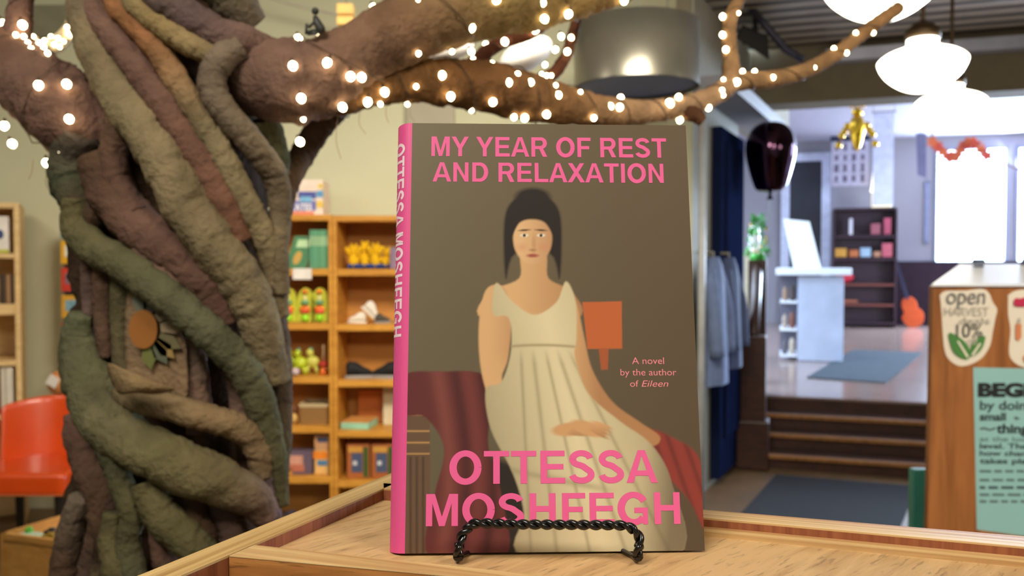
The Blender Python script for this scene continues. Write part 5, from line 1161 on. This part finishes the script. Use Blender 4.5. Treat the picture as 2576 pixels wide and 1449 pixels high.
obj('cover_title', MB().prism([(0.03, 0.14), (0.11, 0.14), (0.11, 0.19), (0.03, 0.19)], q0_ + Vector((0, -0.002, 0)), Vector((1, 0.1, 0)), lean, 0.001), mat('pale_green_print', 0), t)
tagp = P(760, 689, YK - 0.006)
tag(obj('shelf_tag', MB().box((tagp.x, YK - 0.004, tagp.z), (0.118, 0.004, 0.068)), mat('white_card', (226, 218, 210), 0.6)), 'white price tag on the shelf edge under the green books', 'price tag')
# yellow plush toys
zb2 = shz(RR, 1)
for i, (x, hh, lab) in enumerate(((890, 614, 'yellow plush toy with blue feet standing farthest from the book spine'), (916, 606, 'yellow plush toy with one arm raised, beside the shelf middle'), (945, 612, 'pale-faced yellow plush toy standing third on the shelf'), (971, 622, 'yellow plush toy beside the purple box'))):
    b = Vector((P(x, 680, YK + 0.1).x, YK + 0.1 + 0.03 * (i % 2), zb2)); sc = (P(700, hh, YK + 0.1).z - zb2) / 0.17
    t = thing('plush_toy', lab, 'plush toy', b, 'yellow plush toys')
    m_ = mat('yellow_plush', (236, 184, 12), 0.95, var=0.1, bump=0.5, bscale=300)
    obj('body', MB().ball(b + Vector((0, 0, 0.06 * sc)), (0.034, 0.03, 0.05 * sc), None, 14, 10).ball(b + Vector((0.004 * (i - 1), -0.004, 0.125 * sc)), (0.028, 0.026, 0.036 * sc), None, 14, 10), m_, t, smooth=True)
    for sg in (-1, 1):
        obj('arm', MB().tube([b + Vector((0.024 * sg, -0.01, 0.085 * sc)), b + Vector((0.044 * sg, -0.018, (0.06 + 0.09 * ((i + sg) % 2)) * sc))], [0.012, 0.014], 10), m_, t, smooth=True)
        obj('foot', MB().ball(b + Vector((0.02 * sg, -0.018, 0.016)), (0.019, 0.026, 0.015), None, 12, 8), mat('blue_plush', (28, 66, 140), 0.9), t, smooth=True)
        obj('ear', MB().ball(b + Vector((0.016 * sg, 0, 0.158 * sc)), (0.009, 0.007, 0.016), None, 8, 6), m_, t, smooth=True)
item('purple_box', 981, 1030, 622, zb2, mat('purple_card', (128, 106, 128), 0.6, var=0.2), 'purple-grey box beside the yellow plush toys', 'box')
# yellow-green toy packs
zb3 = shz(RL, 2)
for i, (xc, lab) in enumerate(((725, 'yellow-green toy pack half hidden by the tree trunk'), (768, 'yellow-green toy pack in the middle of its shelf'), (822, 'yellow-green toy pack against the bookcase side'))):
    b = Vector((P(xc, 800, YK + 0.06).x, YK + 0.07, zb3)); w_ = 0.052; h_ = kz(724) - zb3
    if i == 2: b.x = P(826, 800, YK + 0.06).x - w_ - 0.003
    t = thing('toy_pack', lab, 'toy', b, 'yellow-green toy packs')
    pl = [(-w_, 0.002), (w_, 0.002), (w_, h_ * 0.6)] + [(w_ * math.cos(math.pi * k / 10), h_ * 0.6 + h_ * 0.4 * math.sin(math.pi * k / 10)) for k in range(1, 10)] + [(-w_, h_ * 0.6)]
    obj('card', MB().prism(pl, b, (1, 0, 0), ZUP, -0.02), mat('lime_card', (186, 186, 52), 0.45, var=0.08), t)
    for (zz, r_, c_, nm) in ((0.20, (0.018, 0.014, 0.014), (226, 120, 32), 'toy_head'), (0.155, (0.010, 0.01, 0.022), (226, 216, 160), 'toy_neck'), (0.13, (0.028, 0.014, 0.016), (104, 152, 108), 'toy_wing'), (0.085, (0.036, 0.016, 0.022), (222, 104, 32), 'toy_body'), (0.066, (0.03, 0.017, 0.012), (196, 50, 54), 'toy_belly'), (0.03, (0.024, 0.02, 0.026), (150, 214, 34), 'toy_base')):
        obj(nm, MB().ball(b + Vector((0, -0.012, zz * h_ / 0.225)), r_, None, 12, 8), mat('toy_%d_%d_%d' % c_, c_, 0.5), t, smooth=True)
# white soft shoes
zb4 = shz(RR, 2)
def shoe(x, z, s_, rot, m_sole, m_up, lab, cat, group, tilt=0.0):
    b = Vector((P(x, 800, YK + 0.1).x, YK + 0.11, z)); Mx = Matrix.Rotation(rot, 3, 'Z') @ Matrix.Rotation(tilt, 3, 'Y')
    t = thing('shoe', lab, cat, b, group)
    vs = []; sg = 20
    pr2 = [(-0.062, 0.024, 0.052), (-0.045, 0.028, 0.066), (-0.015, 0.028, 0.062), (0.015, 0.028, 0.042), (0.04, 0.026, 0.030), (0.06, 0.016, 0.018)]
    for (x_, w_, h_) in pr2:
        for k in range(sg):
            a_ = 2 * math.pi * k / sg; vs.append(b + Mx @ Vector((x_, w_ * math.cos(a_), 0.012 + max(0, h_ * (0.5 + 0.5 * math.sin(a_))))) * s_)
    fsx = [(i * sg + k, i * sg + (k + 1) % sg, (i + 1) * sg + (k + 1) % sg, (i + 1) * sg + k) for i in range(len(pr2) - 1) for k in range(sg)] + [tuple(range(sg)), tuple((len(pr2) - 1) * sg + k for k in range(sg))]
    obj('upper', MB().add(vs, fsx), m_up, t, smooth=True)
    so = [(0.07 * math.cos(2 * math.pi * k / 20) * s_, 0.03 * math.sin(2 * math.pi * k / 20) * s_) for k in range(20)]
    obj('sole', MB().prism(so, b, Mx @ Vector((1, 0, 0)), Mx @ Vector((0, 1, 0)), 0.014 * s_), m_sole, t)
    return t
M_wp = mat('white_plush', (226, 218, 204), 0.95, bump=0.4, bscale=200); M_bp = mat('black_plush', (18, 16, 18), 0.8); M_gp = mat('grey_sole', (150, 144, 140), 0.8)
shoe(897, zb4, 0.9, math.pi, M_wp, M_wp, 'white soft shoe lying flat at the front of its shelf', 'shoe', 'soft shoes')
shoe(928, zb4 + 0.052, 1.0, 0.15, M_wp, M_wp, 'white soft shoe propped up against the other white one', 'shoe', 'soft shoes', 0.75)
shoe(962, zb4, 0.8, 0.1, M_gp, mat('charcoal_plush', (76, 70, 62), 0.9), 'charcoal soft shoe beside the white pair', 'shoe', 'soft shoes')
zb5 = shz(RR, 3)
shoe(903, zb5, 1.38, 0.2, M_gp, M_bp, 'black shoe with grey sole on the lower shelf, by the bookcase side', 'shoe', 'black shoes')
shoe(968, zb5, 1.38, math.pi - 0.15, M_gp, M_bp, 'black shoe beside the pink book spine', 'shoe', 'black shoes')
# yellow-green animals
zb6 = shz(RL, 3)
M_lime = mat('lime_plastic', (176, 190, 36), 0.4)
for i, (x, s_, lab) in enumerate(((728, 1.0, 'lime animal toy half behind the tree trunk'), (756, 1.0, 'lime animal toy standing in the middle of the shelf'), (782, 1.0, 'pale lime animal toy next to the red-topped toy'))):
    b = Vector((P(x, 940, YK + 0.1).x, YK + 0.1 + 0.05 * (i != 1), zb6)); m_ = M_lime if i < 2 else mat('pale_lime_plastic', (196, 192, 84), 0.4)
    t = thing('animal_toy', lab, 'animal toy', b, 'lime animal toys')
    obj('body', MB().ball(b + Vector((0, 0, 0.075)), (0.045, 0.035, 0.04), None, 14, 10), m_, t, smooth=True)
    obj('head', MB().ball(b + Vector((-0.015, -0.01, 0.135)), (0.024, 0.022, 0.024), None, 12, 8), m_, t, smooth=True)
    obj('neck', MB().tube([b + Vector((-0.02, 0, 0.09)), b + Vector((-0.016, -0.005, 0.125))], 0.012, 8), m_, t, smooth=True)
    obj('crest', MB().ball(b + Vector((-0.01, 0, 0.158)), (0.014, 0.012, 0.01), None, 8, 6), mat('teal_plastic', (70, 150, 130), 0.4), t, smooth=True)
    for sx in (-1, 1):
        for sy in (-1, 1): obj('leg', MB().tube([b + Vector((0.026 * sx, 0.018 * sy, 0.05)), b + Vector((0.03 * sx, 0.018 * sy, 0.001))], [0.011, 0.008], 8), m_, t, smooth=True)
tag(obj('lilac_ball', MB().ball(Vector((P(746, 940, YK + 0.06).x, YK + 0.04, zb6 + 0.026)), 0.025), mat('lilac_plastic', (190, 170, 176), 0.5), smooth=True), 'small lilac ball in front of the lime animal toys', 'ball')
b = Vector((P(812, 940, YK + 0.1).x, YK + 0.12, zb6))
t = thing('stacking_toy', 'red and orange toy with a clear stem by the bookcase side', 'toy', b)
obj('base', MB().lathe(b, [(0.022, 0), (0.026, 0.015), (0.014, 0.035), (0.01, 0.05)], 16), mat('toy_222_104_32', (222, 104, 32), 0.5), t, smooth=True)
obj('middle', MB().lathe(b + Vector((0, 0, 0.05)), [(0.02, 0), (0.032, 0.006), (0.032, 0.025), (0.014, 0.035)], 18), mat('toy_red', (176, 42, 34), 0.5), t, smooth=True)
obj('stem', MB().lathe(b + Vector((0, 0, 0.085)), [(0.006, 0), (0.005, 0.09), (0.006, 0.1)], 12), mat('cream_plastic', (206, 180, 140), 0.4), t, smooth=True)
# bin and bits
zb7 = shz(RL, 4)
A, B = kx(752), kx(824); zt_ = kz(1015)
t = thing('cardboard_bin', 'brown open bin with pale rim on the toy bookcase', 'bin', ((A + B) / 2, YK + 0.15, zb7))
mb = MB(); th = 0.006; xm = (A + B) / 2; hz = zt_ - zb7 - 0.02
mb.box((xm, YK + 0.06, zb7 + hz / 2), (B - A, th, hz)); mb.box((xm, YK + 0.24, zb7 + hz / 2), (B - A, th, hz)); mb.box((A + th / 2, YK + 0.15, zb7 + hz / 2), (th, 0.18, hz)); mb.box((B - th / 2, YK + 0.15, zb7 + hz / 2), (th, 0.18, hz)); mb.box((xm, YK + 0.15, zb7 + 0.004), (B - A, 0.18, 0.006))
obj('body', mb, mat('brown_card', (138, 100, 52), 0.8), t)
mb = MB(); z_ = zt_ - 0.012
mb.box((xm, YK + 0.058, z_), (B - A + 0.006, 0.012, 0.022)); mb.box((xm, YK + 0.242, z_), (B - A + 0.006, 0.012, 0.022)); mb.box((A, YK + 0.15, z_), (0.01, 0.18, 0.022)); mb.box((B, YK + 0.15, z_), (0.01, 0.18, 0.022))
obj('rim', mb, mat('pale_card_rim', (186, 164, 124), 0.8), t)
b = Vector((P(738, 1070, YK + 0.08).x, YK + 0.08, zb7))
t = thing('teddy_toy', 'small tan and brown plush toy beside the bin', 'plush toy', b)
obj('body', MB().ball(b + Vector((0, 0, 0.034)), (0.03, 0.028, 0.034), None, 12, 8), mat('tan_plush', (206, 164, 92), 0.95), t, smooth=True)
obj('head', MB().ball(b + Vector((-0.006, 0.02, 0.085)), 0.027, None, 12, 8), mat('brown_plush', (120, 74, 44), 0.95), t, smooth=True)
obj('ear', MB().ball(b + Vector((0.012, 0.02, 0.112)), 0.009, None, 8, 6), mat('brown_plush', 0), t, smooth=True)
# row of puzzles
zb8 = shz(RL, 5)
t = thing('puzzle_box', 'purple puzzle box with peach picture on the low shelf', 'box', (kx(750), YK + 0.1, zb8))
A, B = kx(708), kx(782); zt_ = kz(1136)
obj('box', MB().box(((A + B) / 2, YK + 0.12, (zb8 + zt_) / 2), (B - A, 0.12, zt_ - zb8)), mat('plum_card', (100, 84, 100), 0.5), t, bevel=0.003)
for (x0, y0, x1, y1, c) in ((718, 1146, 762, 1168, (206, 150, 130)), (720, 1168, 765, 1186, (186, 110, 84)), (714, 1180, 735, 1192, (222, 156, 76))): blk(x0, y0, x1, y1, c, tt=t, Yp=YK + 0.058)
for k, (y0, y1, c, c2, lab) in enumerate(((1133, 1199, (222, 176, 108), (80, 128, 166), 'orange and cream box with blue band, under another box'), (1096, 1132, (196, 146, 104), (70, 76, 100), 'peach box with dark blue band on top of the orange box'))):
    base = zb8 if k == 0 else kz(1133) + 0.001
    t = thing('craft_box', lab, 'box', (kx(805), YK + 0.1, base), 'boxes on the low shelf')
    A, B = kx(788), kx(824); zt_ = kz(y0)
    obj('box', MB().box(((A + B) / 2, YK + 0.12, (base + zt_) / 2), (B - A, 0.12, zt_ - base)), mat('box_%d' % k, c, 0.5), t, bevel=0.003)
    yb = y0 + (y1 - y0) * (0.38 if k == 0 else 0.1); blk(798, yb, 824, yb + 13, c2, 'label_band', tt=t, Yp=YK + 0.058)
    if k == 0: blk(788, 1136, 824, 1154, (230, 130, 36), 'orange_band', tt=t, Yp=YK + 0.058)
for i, (x0, x1, lab) in enumerate(((715, 745, 'dark rounded bag lying at the bottom of the toy bookcase by the trunk'), (747, 780, 'dark bundle lying at the bottom of the toy bookcase, away from the trunk'))):
    b = Vector((P((x0 + x1) / 2, 1336, YK + 0.1).x, YK + 0.12, shz(RL, 6) + 0.05)); tag(obj('cloth_bundle', MB().ball(b, (0.05, 0.07, 0.05), None, 16, 10), mat('dark_bundle', (60, 54, 66), 0.9), smooth=True), lab, 'bundle')
# mint box, orange book, white board
zb9 = shz(RR, 4)
A, B = P(849, 1080, YK + 0.02).x, P(922, 1080, YK + 0.02).x
t = thing('flat_box', 'flat mint-edged box with orange lid lying on the shelf', 'box', ((A + B) / 2, YK + 0.12, zb9))
h_ = P(700, 1064, YK + 0.02).z - zb9
RZ = Matrix.Rotation(math.radians(-8), 3, 'Z')
obj('box', MB().box(((A + B) / 2 + 0.026, YK + 0.14, zb9 + h_ / 2 - 0.002), (B - A, 0.2, h_ - 0.004), RZ), mat('mint_card', (150, 200, 170), 0.5), t, bevel=0.003)
obj('lid', MB().box(((A + B) / 2 + 0.026, YK + 0.14, zb9 + h_), (B - A - 0.006, 0.194, 0.005), RZ), mat('peach_orange_card', (214, 150, 80), 0.5), t)
item('orange_board', 899, 968, 980, zb9, mat('orange_card', (196, 110, 44), 0.6, var=0.06), 'orange upright book standing at the back of the shelf', 'book', dep=0.03, off=0.28)
item('white_board', 962, 1040, 972, zb9, mat('cream_card', (206, 192, 160), 0.6), 'cream upright board beside the pink book spine', 'board', dep=0.02, off=0.18)
zb10 = shz(RR, 5)
for k, (x0, x1, lab) in enumerate(((870, 928, 'orange-framed game box with blue picture, by the bookcase side'), (932, 990, 'orange-framed game box with blue picture, by the pink spine'))):
    t = thing('game_box', lab, 'box', (kx((x0 + x1) / 2), YK + 0.12, zb10), 'orange-framed game boxes')
    A, B = kx(x0), kx(x1); zt_ = kz(1118)
    obj('box', MB().box(((A + B) / 2, YK + 0.11, (zb10 + zt_) / 2), (B - A, 0.1, zt_ - zb10)), mat('russet_card', (162, 92, 46), 0.5), t, bevel=0.003)
    blk(x0 + 14, 1140, x1 - 16, 1188, (70, 82, 112), tt=t, Yp=YK + 0.058); blk(x1 - 14, 1124, x1 - 2, 1200, (56, 84, 36), tt=t, Yp=YK + 0.058); blk(x0 + 6, 1124, x1 - 16, 1138, (196, 144, 62), tt=t, Yp=YK + 0.058); blk(x0 + 18, 1160, x0 + 28, 1170, (206, 206, 210), tt=t, Yp=YK + 0.056)

# pale bookcase at the edge
_before = set(C.objects)
M_map = wood('pale_maple', (206, 170, 114), (230, 198, 140), (3, 3, 24), rough=0.5)
YM = 5.1
def mx_(px): return P(px, 700, YM).x
def mz_(py): return P(700, py, YM).z
t = thing('pale_bookcase', 'pale maple bookcase cut by the picture edge, behind the orange chair', 'bookcase', (mx_(-60), YM + 0.2, 0))
zt_ = mz_(510)
obj('side_panel', MB().box(((mx_(38) + mx_(51)) / 2, YM + 0.24, zt_ / 2), (mx_(51) - mx_(38), 0.46, zt_)), M_map, t, bevel=0.004)
obj('side_panel', MB().box((mx_(-200), YM + 0.24, zt_ / 2), (0.03, 0.46, zt_)), M_map, t, bevel=0.004)
xa, xb = mx_(-200) + 0.015, mx_(38); xm = (xa + xb) / 2
obj('back_panel', MB().box((xm, YM + 0.46, zt_ / 2), (xb - xa, 0.015, zt_)), M_map, t)
SH = [(510, 524), (638, 650), (764, 792), (906, 920), (1040, 1054), (1180, 1196)]
for i, (a_, b_) in enumerate(SH): obj('top_board' if i == 0 else 'shelf', MB().box((xm, YM + 0.23, (mz_(a_) + mz_(b_)) / 2), (xb - xa, 0.44, mz_(a_) - mz_(b_))), M_map, t, bevel=0.004)
def mitem(name, x0, x1, y0, row, c, lab, cat, group=None, off=0.004, dep=0.16):
    A, B = P(x0, 700, YM + off).x, P(x1, 700, YM + off).x; base = mz_(SH[row][0]) + 0.002; zz = P(700, y0, YM + off).z
    return tag(obj(name, MB().box(((A + B) / 2, YM + off + dep / 2, (base + zz) / 2), (B - A, dep, zz - base)), mat('m_%d_%d_%d' % c, c, 0.6, var=0.08), bevel=0.003), lab, cat, group)
t = thing('white_box', 'white box with a blue dot on the pale bookcase', 'box', (mx_(-10), YM + 0.1, mz_(638)))
A, B = P(-32, 700, YM + 0.006).x, P(29, 700, YM + 0.006).x; base = mz_(638) + 0.002; zz = P(700, 545, YM + 0.006).z
obj('box', MB().box(((A + B) / 2, YM + 0.086, (base + zz) / 2), (B - A, 0.16, zz - base)), mat('white_card', 0), t, bevel=0.003)
pc = P(8, 590, YM + 0.004)
obj('dot', MB().prism([(0.019 * math.cos(2 * math.pi * k / 20), 0.028 * math.sin(2 * math.pi * k / 20)) for k in range(20)], pc, (1, 0, 0), ZUP, 0.002), mat('navy_dot', (40, 56, 112), 0.5), t)
obj('lime_strip', MB().box(((A + B) / 2, YM + 0.004, base + 0.012), (B - A, 0.003, 0.022)), mat('lime_strip', (186, 186, 60), 0.5), t)
for k, (x0, x1, c, lab) in enumerate(((9, 15, (40, 32, 24), 'black-brown book beside the small blue toy on the pale shelf'), (15.5, 22, (84, 60, 34), 'dark brown book second from the pale bookcase side'), (22.5, 29, (170, 128, 86), 'tan-spined book in the dark row on the pale shelf'), (29.5, 37, (76, 50, 30), 'brown book against the pale bookcase side'))):
    mitem('old_book', x0, x1, 690, 2, c, lab, 'book', 'old books on the pale bookcase')
tag(obj('blue_toy', MB().ball(Vector((P(0, 755, YM + 0.1).x, YM + 0.1, mz_(764) + 0.05)), (0.022, 0.03, 0.05)), mat('sky_plastic', (110, 160, 176), 0.5), smooth=True), 'small pale blue toy on the pale bookcase', 'toy')
for k, (x0, x1, c, lab) in enumerate(((-8, 5, (120, 60, 40), 'red-brown book low on the pale bookcase'), (6, 16, (206, 196, 176), 'cream book low on the pale bookcase, next to the red-brown one'), (17, 32, (216, 206, 190), 'thick cream book low on the pale bookcase, near its side'))):
    mitem('tall_book', x0, x1, 924, 4, c, lab, 'book', 'tall books on the pale bookcase')
_pv = Vector((mx_(51), YM, 0)); _R = Matrix.Translation(_pv) @ Matrix.Rotation(math.radians(27), 4, 'Z') @ Matrix.Translation(-_pv)
bpy.context.view_layer.update()
for o in [q for q in C.objects if q not in _before and q.parent is None]: o.matrix_world = _R @ o.matrix_world
# book rack on the wall
YR = 5.3
rx = P(178, 700, YR).x
t = thing('book_rack', 'narrow dark rack of small picture books between wall and tree', 'rack', (rx, YR + 0.15, 0))
zt_ = P(0, 566, YR).z
obj('back_board', MB().box((rx + 0.02, YR + 0.12, zt_ / 2), (0.24, 0.02, zt_)), mat('rack_black', (52, 54, 58), 0.5), t)
obj('base', MB().box((rx + 0.02, YR + 0.05, 0.02), (0.3, 0.3, 0.04)), mat('rack_black', 0), t)
rows = [(578, 600, (60, 150, 140), (206, 120, 84), 'teal'), (605, 668, (222, 168, 36), (236, 226, 210), 'yellow'), (674, 738, (196, 56, 40), (130, 96, 110), 'red'), (744, 806, (206, 154, 46), (120, 160, 176), 'yellow and blue'), (814, 874, (188, 54, 44), (206, 190, 184), 'red and white'), (886, 950, (180, 44, 36), (206, 110, 60), 'scarlet')]
for i, (y0, y1, c, c2, nm) in enumerate(rows):
    za, zb_ = P(0, y0, YR).z, P(0, y1, YR).z
    obj('pocket', MB().box((rx + 0.02, YR + 0.095, zb_ + 0.005), (0.22, 0.05, 0.008)), mat('rack_black', 0), t)
    for j, (x0, x1) in enumerate(((137, 190), (192, 236))):
        if j == 1 and i in (0, 4, 5): continue
        A, B = P(x0, 700, YR).x, P(x1, 700, YR).x; ca, cb_ = (c, c2) if j == 0 else ((c2, c) if i != 1 else ((196, 60, 40), (230, 220, 214)))
        bk_ = thing('small_picture_book', '%s small picture book in the %s of the rack%s' % (nm, ['top pocket', 'second row', 'third row', 'fourth row', 'fifth pocket', 'lowest pocket'][i], '' if i in (0, 4, 5) else ((', beside the wall') if j == 0 else ', beside the trunk')), 'book', ((A + B) / 2, YR + 0.08, zb_), 'picture books in the rack')
        obj('cover', MB().box(((A + B) / 2, YR + 0.085, (za + zb_) / 2 + 0.005), (B - A, 0.02, za - zb_ - 0.01)), mat('rk_%d_%d_%d' % ca, ca, 0.5, var=0.1, vscale=30), bk_, bevel=0.003)
        obj('cover_picture', MB().box(((A + B) / 2, YR + 0.0745, (za + zb_) / 2 + 0.012), ((B - A) * 0.6, 0.002, (za - zb_) * 0.45)), mat('rk_%d_%d_%d' % cb_, cb_, 0.5, var=0.35, vscale=40), bk_)
b = P(148, 962, 5.2)
RY = Matrix.Rotation(math.radians(30), 3, 'Y')
t = thing('hanging_toy', 'peach plush with white square tag hanging at the bottom of the rack', 'plush toy', b)
obj('body', MB().ball(b, (0.07, 0.045, 0.075), RY, 16, 10), mat('peach_plush', (200, 130, 70), 0.95), t, smooth=True)
obj('white_tag', MB().box(b + Vector((-0.01, -0.05, 0.015)), (0.066, 0.004, 0.066), RY), mat('white_card', 0), t)
obj('loop', MB().tube([b + Vector((0.01, 0.02, 0.06)), Vector((rx - 0.02, YR + 0.07, P(0, 948, YR).z))], 0.01, 6), mat('scarlet_strap', (180, 44, 36), 0.6), t)

# orange chair
ch = Vector((P(85, 1240, 4.5).x, 4.55, 0))
M_or = mat('orange_leather', (206, 70, 10), 0.32, var=0.06, vscale=6, spec=0.6, coat=0.2)
t = thing('orange_chair', 'bright orange leather chair with curved back and nailhead trim', 'chair', ch)
zs = P(85, 1180, 4.4).z; zbk = P(85, 995, 4.8).z
sw = P(215, 1200, 4.4).x - P(85, 1200, 4.4).x
def seat_outline(s_): return [(sw * s_ * a_, b_) for a_, b_ in ((-1, -0.20), (-0.96, -0.25), (0.96, -0.25), (1, -0.20), (1.0, 0.24), (-1.0, 0.24))]
o = obj('seat', MB().prism(seat_outline(1.0), ch + Vector((0, 0, zs - 0.125)), (1, 0, 0), (0, 1, 0), 0.125), M_or, t, bevel=0.03)
o.modifiers['edge'].segments = 4
mb = MB(); vs = []
ny, nx_ = 8, 20
bz0 = zs - 0.05
for lay in (0, 1):
    for j in range(ny + 1):
        for i in range(nx_ + 1):
            u = -1 + 2 * i / nx_; v_ = j / ny
            hh = bz0 + (zbk - bz0) * v_ * (1 - 0.10 * abs(u) ** 3)
            y_ = 0.22 - 0.20 * (abs(u) ** 2.2) + 0.07 * v_ + (0.055 if lay else 0) * (1 - 0.4 * v_ ** 4)
            vs.append(ch + Vector((sw * (0.86 + 0.10 * v_ + (0.05 if lay else 0)) * u, y_ + (0.0 if lay else 0), hh - ch.z)))
m_ = (ny + 1) * (nx_ + 1); g_ = lambda l, j, i: l * m_ + j * (nx_ + 1) + i
fsx = [(g_(l, j, i), g_(l, j, i + 1), g_(l, j + 1, i + 1), g_(l, j + 1, i)) for l in (0, 1) for j in range(ny) for i in range(nx_)]
fsx += [(g_(0, j, e), g_(0, j + 1, e), g_(1, j + 1, e), g_(1, j, e)) for e in (0, nx_) for j in range(ny)] + [(g_(0, e, i), g_(0, e, i + 1), g_(1, e, i + 1), g_(1, e, i)) for e in (0, ny) for i in range(nx_)]
o = obj('backrest', mb.add(vs, fsx), M_or, t, smooth=True)
md = o.modifiers.new('sub', 'SUBSURF'); md.levels = 1; md.render_levels = 2
M_nail = mat('nailhead_brass', (206, 120, 70), 0.35, metal=0.6)
mb = MB()
for k in range(44):
    x_ = -sw * 0.95 + 2 * sw * 0.95 * k / 43; mb.ball(ch + Vector((x_, -0.252, zs - 0.113)), 0.006, None, 6, 4)
obj('nailhead_trim', mb, M_nail, t, smooth=True)
for sx in (-1, 1):
    for sy in (-1, 1): obj('leg', MB().tube([ch + Vector((sw * 0.8 * sx, 0.19 * sy, zs - 0.12)), ch + Vector((sw * 0.86 * sx, 0.22 * sy, 0.002))], [0.028, 0.016], 10), mat('black_leg', (24, 18, 14), 0.4), t)

# toy bin near the tree
zb = P(0, 1341, 2.55).z
A = G(0, 1341, zb); B = G(150, 1361, zb); Cc = G(150, 1297, zb)
dB = (B - A).normalized(); dC = (Cc - A).normalized()
A = A - (dB + dC) * 0.0
B = A + dB * 0.26; Cc = A + dC * 0.62; D = B + dC * 0.5
t = thing('toy_bin', 'open honey wood bin of small toys beside the tree trunk', 'bin', A * 0.5 + B * 0.5 - Vector((0, 0, zb)))
M_bin = wood('bin_wood', (172, 120, 56), (196, 142, 74), (3, 20, 20), rough=0.5)
def wallq(p, q, th_, nm, z0=0.0):
    d_ = (q - p).normalized(); n_ = Vector((-d_.y, d_.x, 0)) * th_
    obj(nm, MB().hexa([Vector((p.x, p.y, z0)), Vector((q.x, q.y, z0)), Vector((q.x, q.y, zb)), Vector((p.x, p.y, zb))], [Vector((p.x, p.y, z0)) + n_, Vector((q.x, q.y, z0)) + n_, Vector((q.x, q.y, zb)) + n_, Vector((p.x, p.y, zb)) + n_]), M_bin, t)
wallq(A, B, 0.014, 'front_board'); wallq(A + dB * 0.0, Cc, -0.014, 'side_board'); wallq(B, D, 0.014, 'side_board'); wallq(Cc, D, -0.014, 'back_board')
zt2 = zb - 0.018
obj('tray', MB().hexa([Vector((q.x, q.y, zt2 - 0.01)) for q in (A, B, D, Cc)], [Vector((q.x, q.y, zt2)) for q in (A, B, D, Cc)]), M_bin, t)
def onbin(px, py, r): return G(px, py, zt2 + r)
p = onbin(73, 1334, 0.013); tag(obj('green_ball', MB().ball(p, 0.0125), mat('green_rubber', (88, 170, 44), 0.35, var=0.3, vscale=90), smooth=True), 'small green striped ball in the wooden bin', 'ball')
p = onbin(74, 1346, 0.003); tag(obj('clear_bag', MB().ball(p, (0.045, 0.028, 0.006)), mat('pale_film', (186, 206, 186), 0.2), smooth=True), 'pale crinkled bag under the green ball', 'bag')
for (x, y, c, lab) in ((128, 1342, (52, 44, 52), 'dark toy car in the wooden bin by the trunk'), (124, 1354, (150, 120, 24), 'mustard toy car at the front of the wooden bin')):
    p = onbin(x, y, 0.004)
    tt = thing('toy_car', lab, 'toy car', p, 'toy cars in the bin')
    obj('body', MB().box(p + Vector((0, 0, 0.006)), (0.038, 0.018, 0.010)), mat('car_%d' % c[0], c, 0.4), tt, bevel=0.003)
    obj('cabin', MB().box(p + Vector((0.003, 0, 0.014)), (0.018, 0.015, 0.009)), mat('car_%d' % c[0], c, 0.4), tt, bevel=0.003)
    for sx in (-1, 1):
        for sy in (-1, 1): obj('wheel', MB().lathe(p + Vector((0.012 * sx, 0.009 * sy, 0.002)), [(0.001, -0.002), (0.005, -0.002), (0.005, 0.002), (0.001, 0.002)], 10, Matrix.Rotation(math.pi / 2, 3, 'X')), mat('black_leg', 0), tt)
p = onbin(147, 1342, 0.01); tag(obj('yellow_block', MB().box(p, (0.018, 0.018, 0.018)), mat('amber_block', (214, 160, 74), 0.5), bevel=0.002), 'amber block in the wooden bin by the trunk', 'block')
p = onbin(150, 1352, 0.01); tag(obj('blue_bead', MB().ball(p, 0.011), mat('pale_blue_bead', (130, 150, 176), 0.4), smooth=True), 'pale blue bead in the wooden bin by the trunk', 'bead')
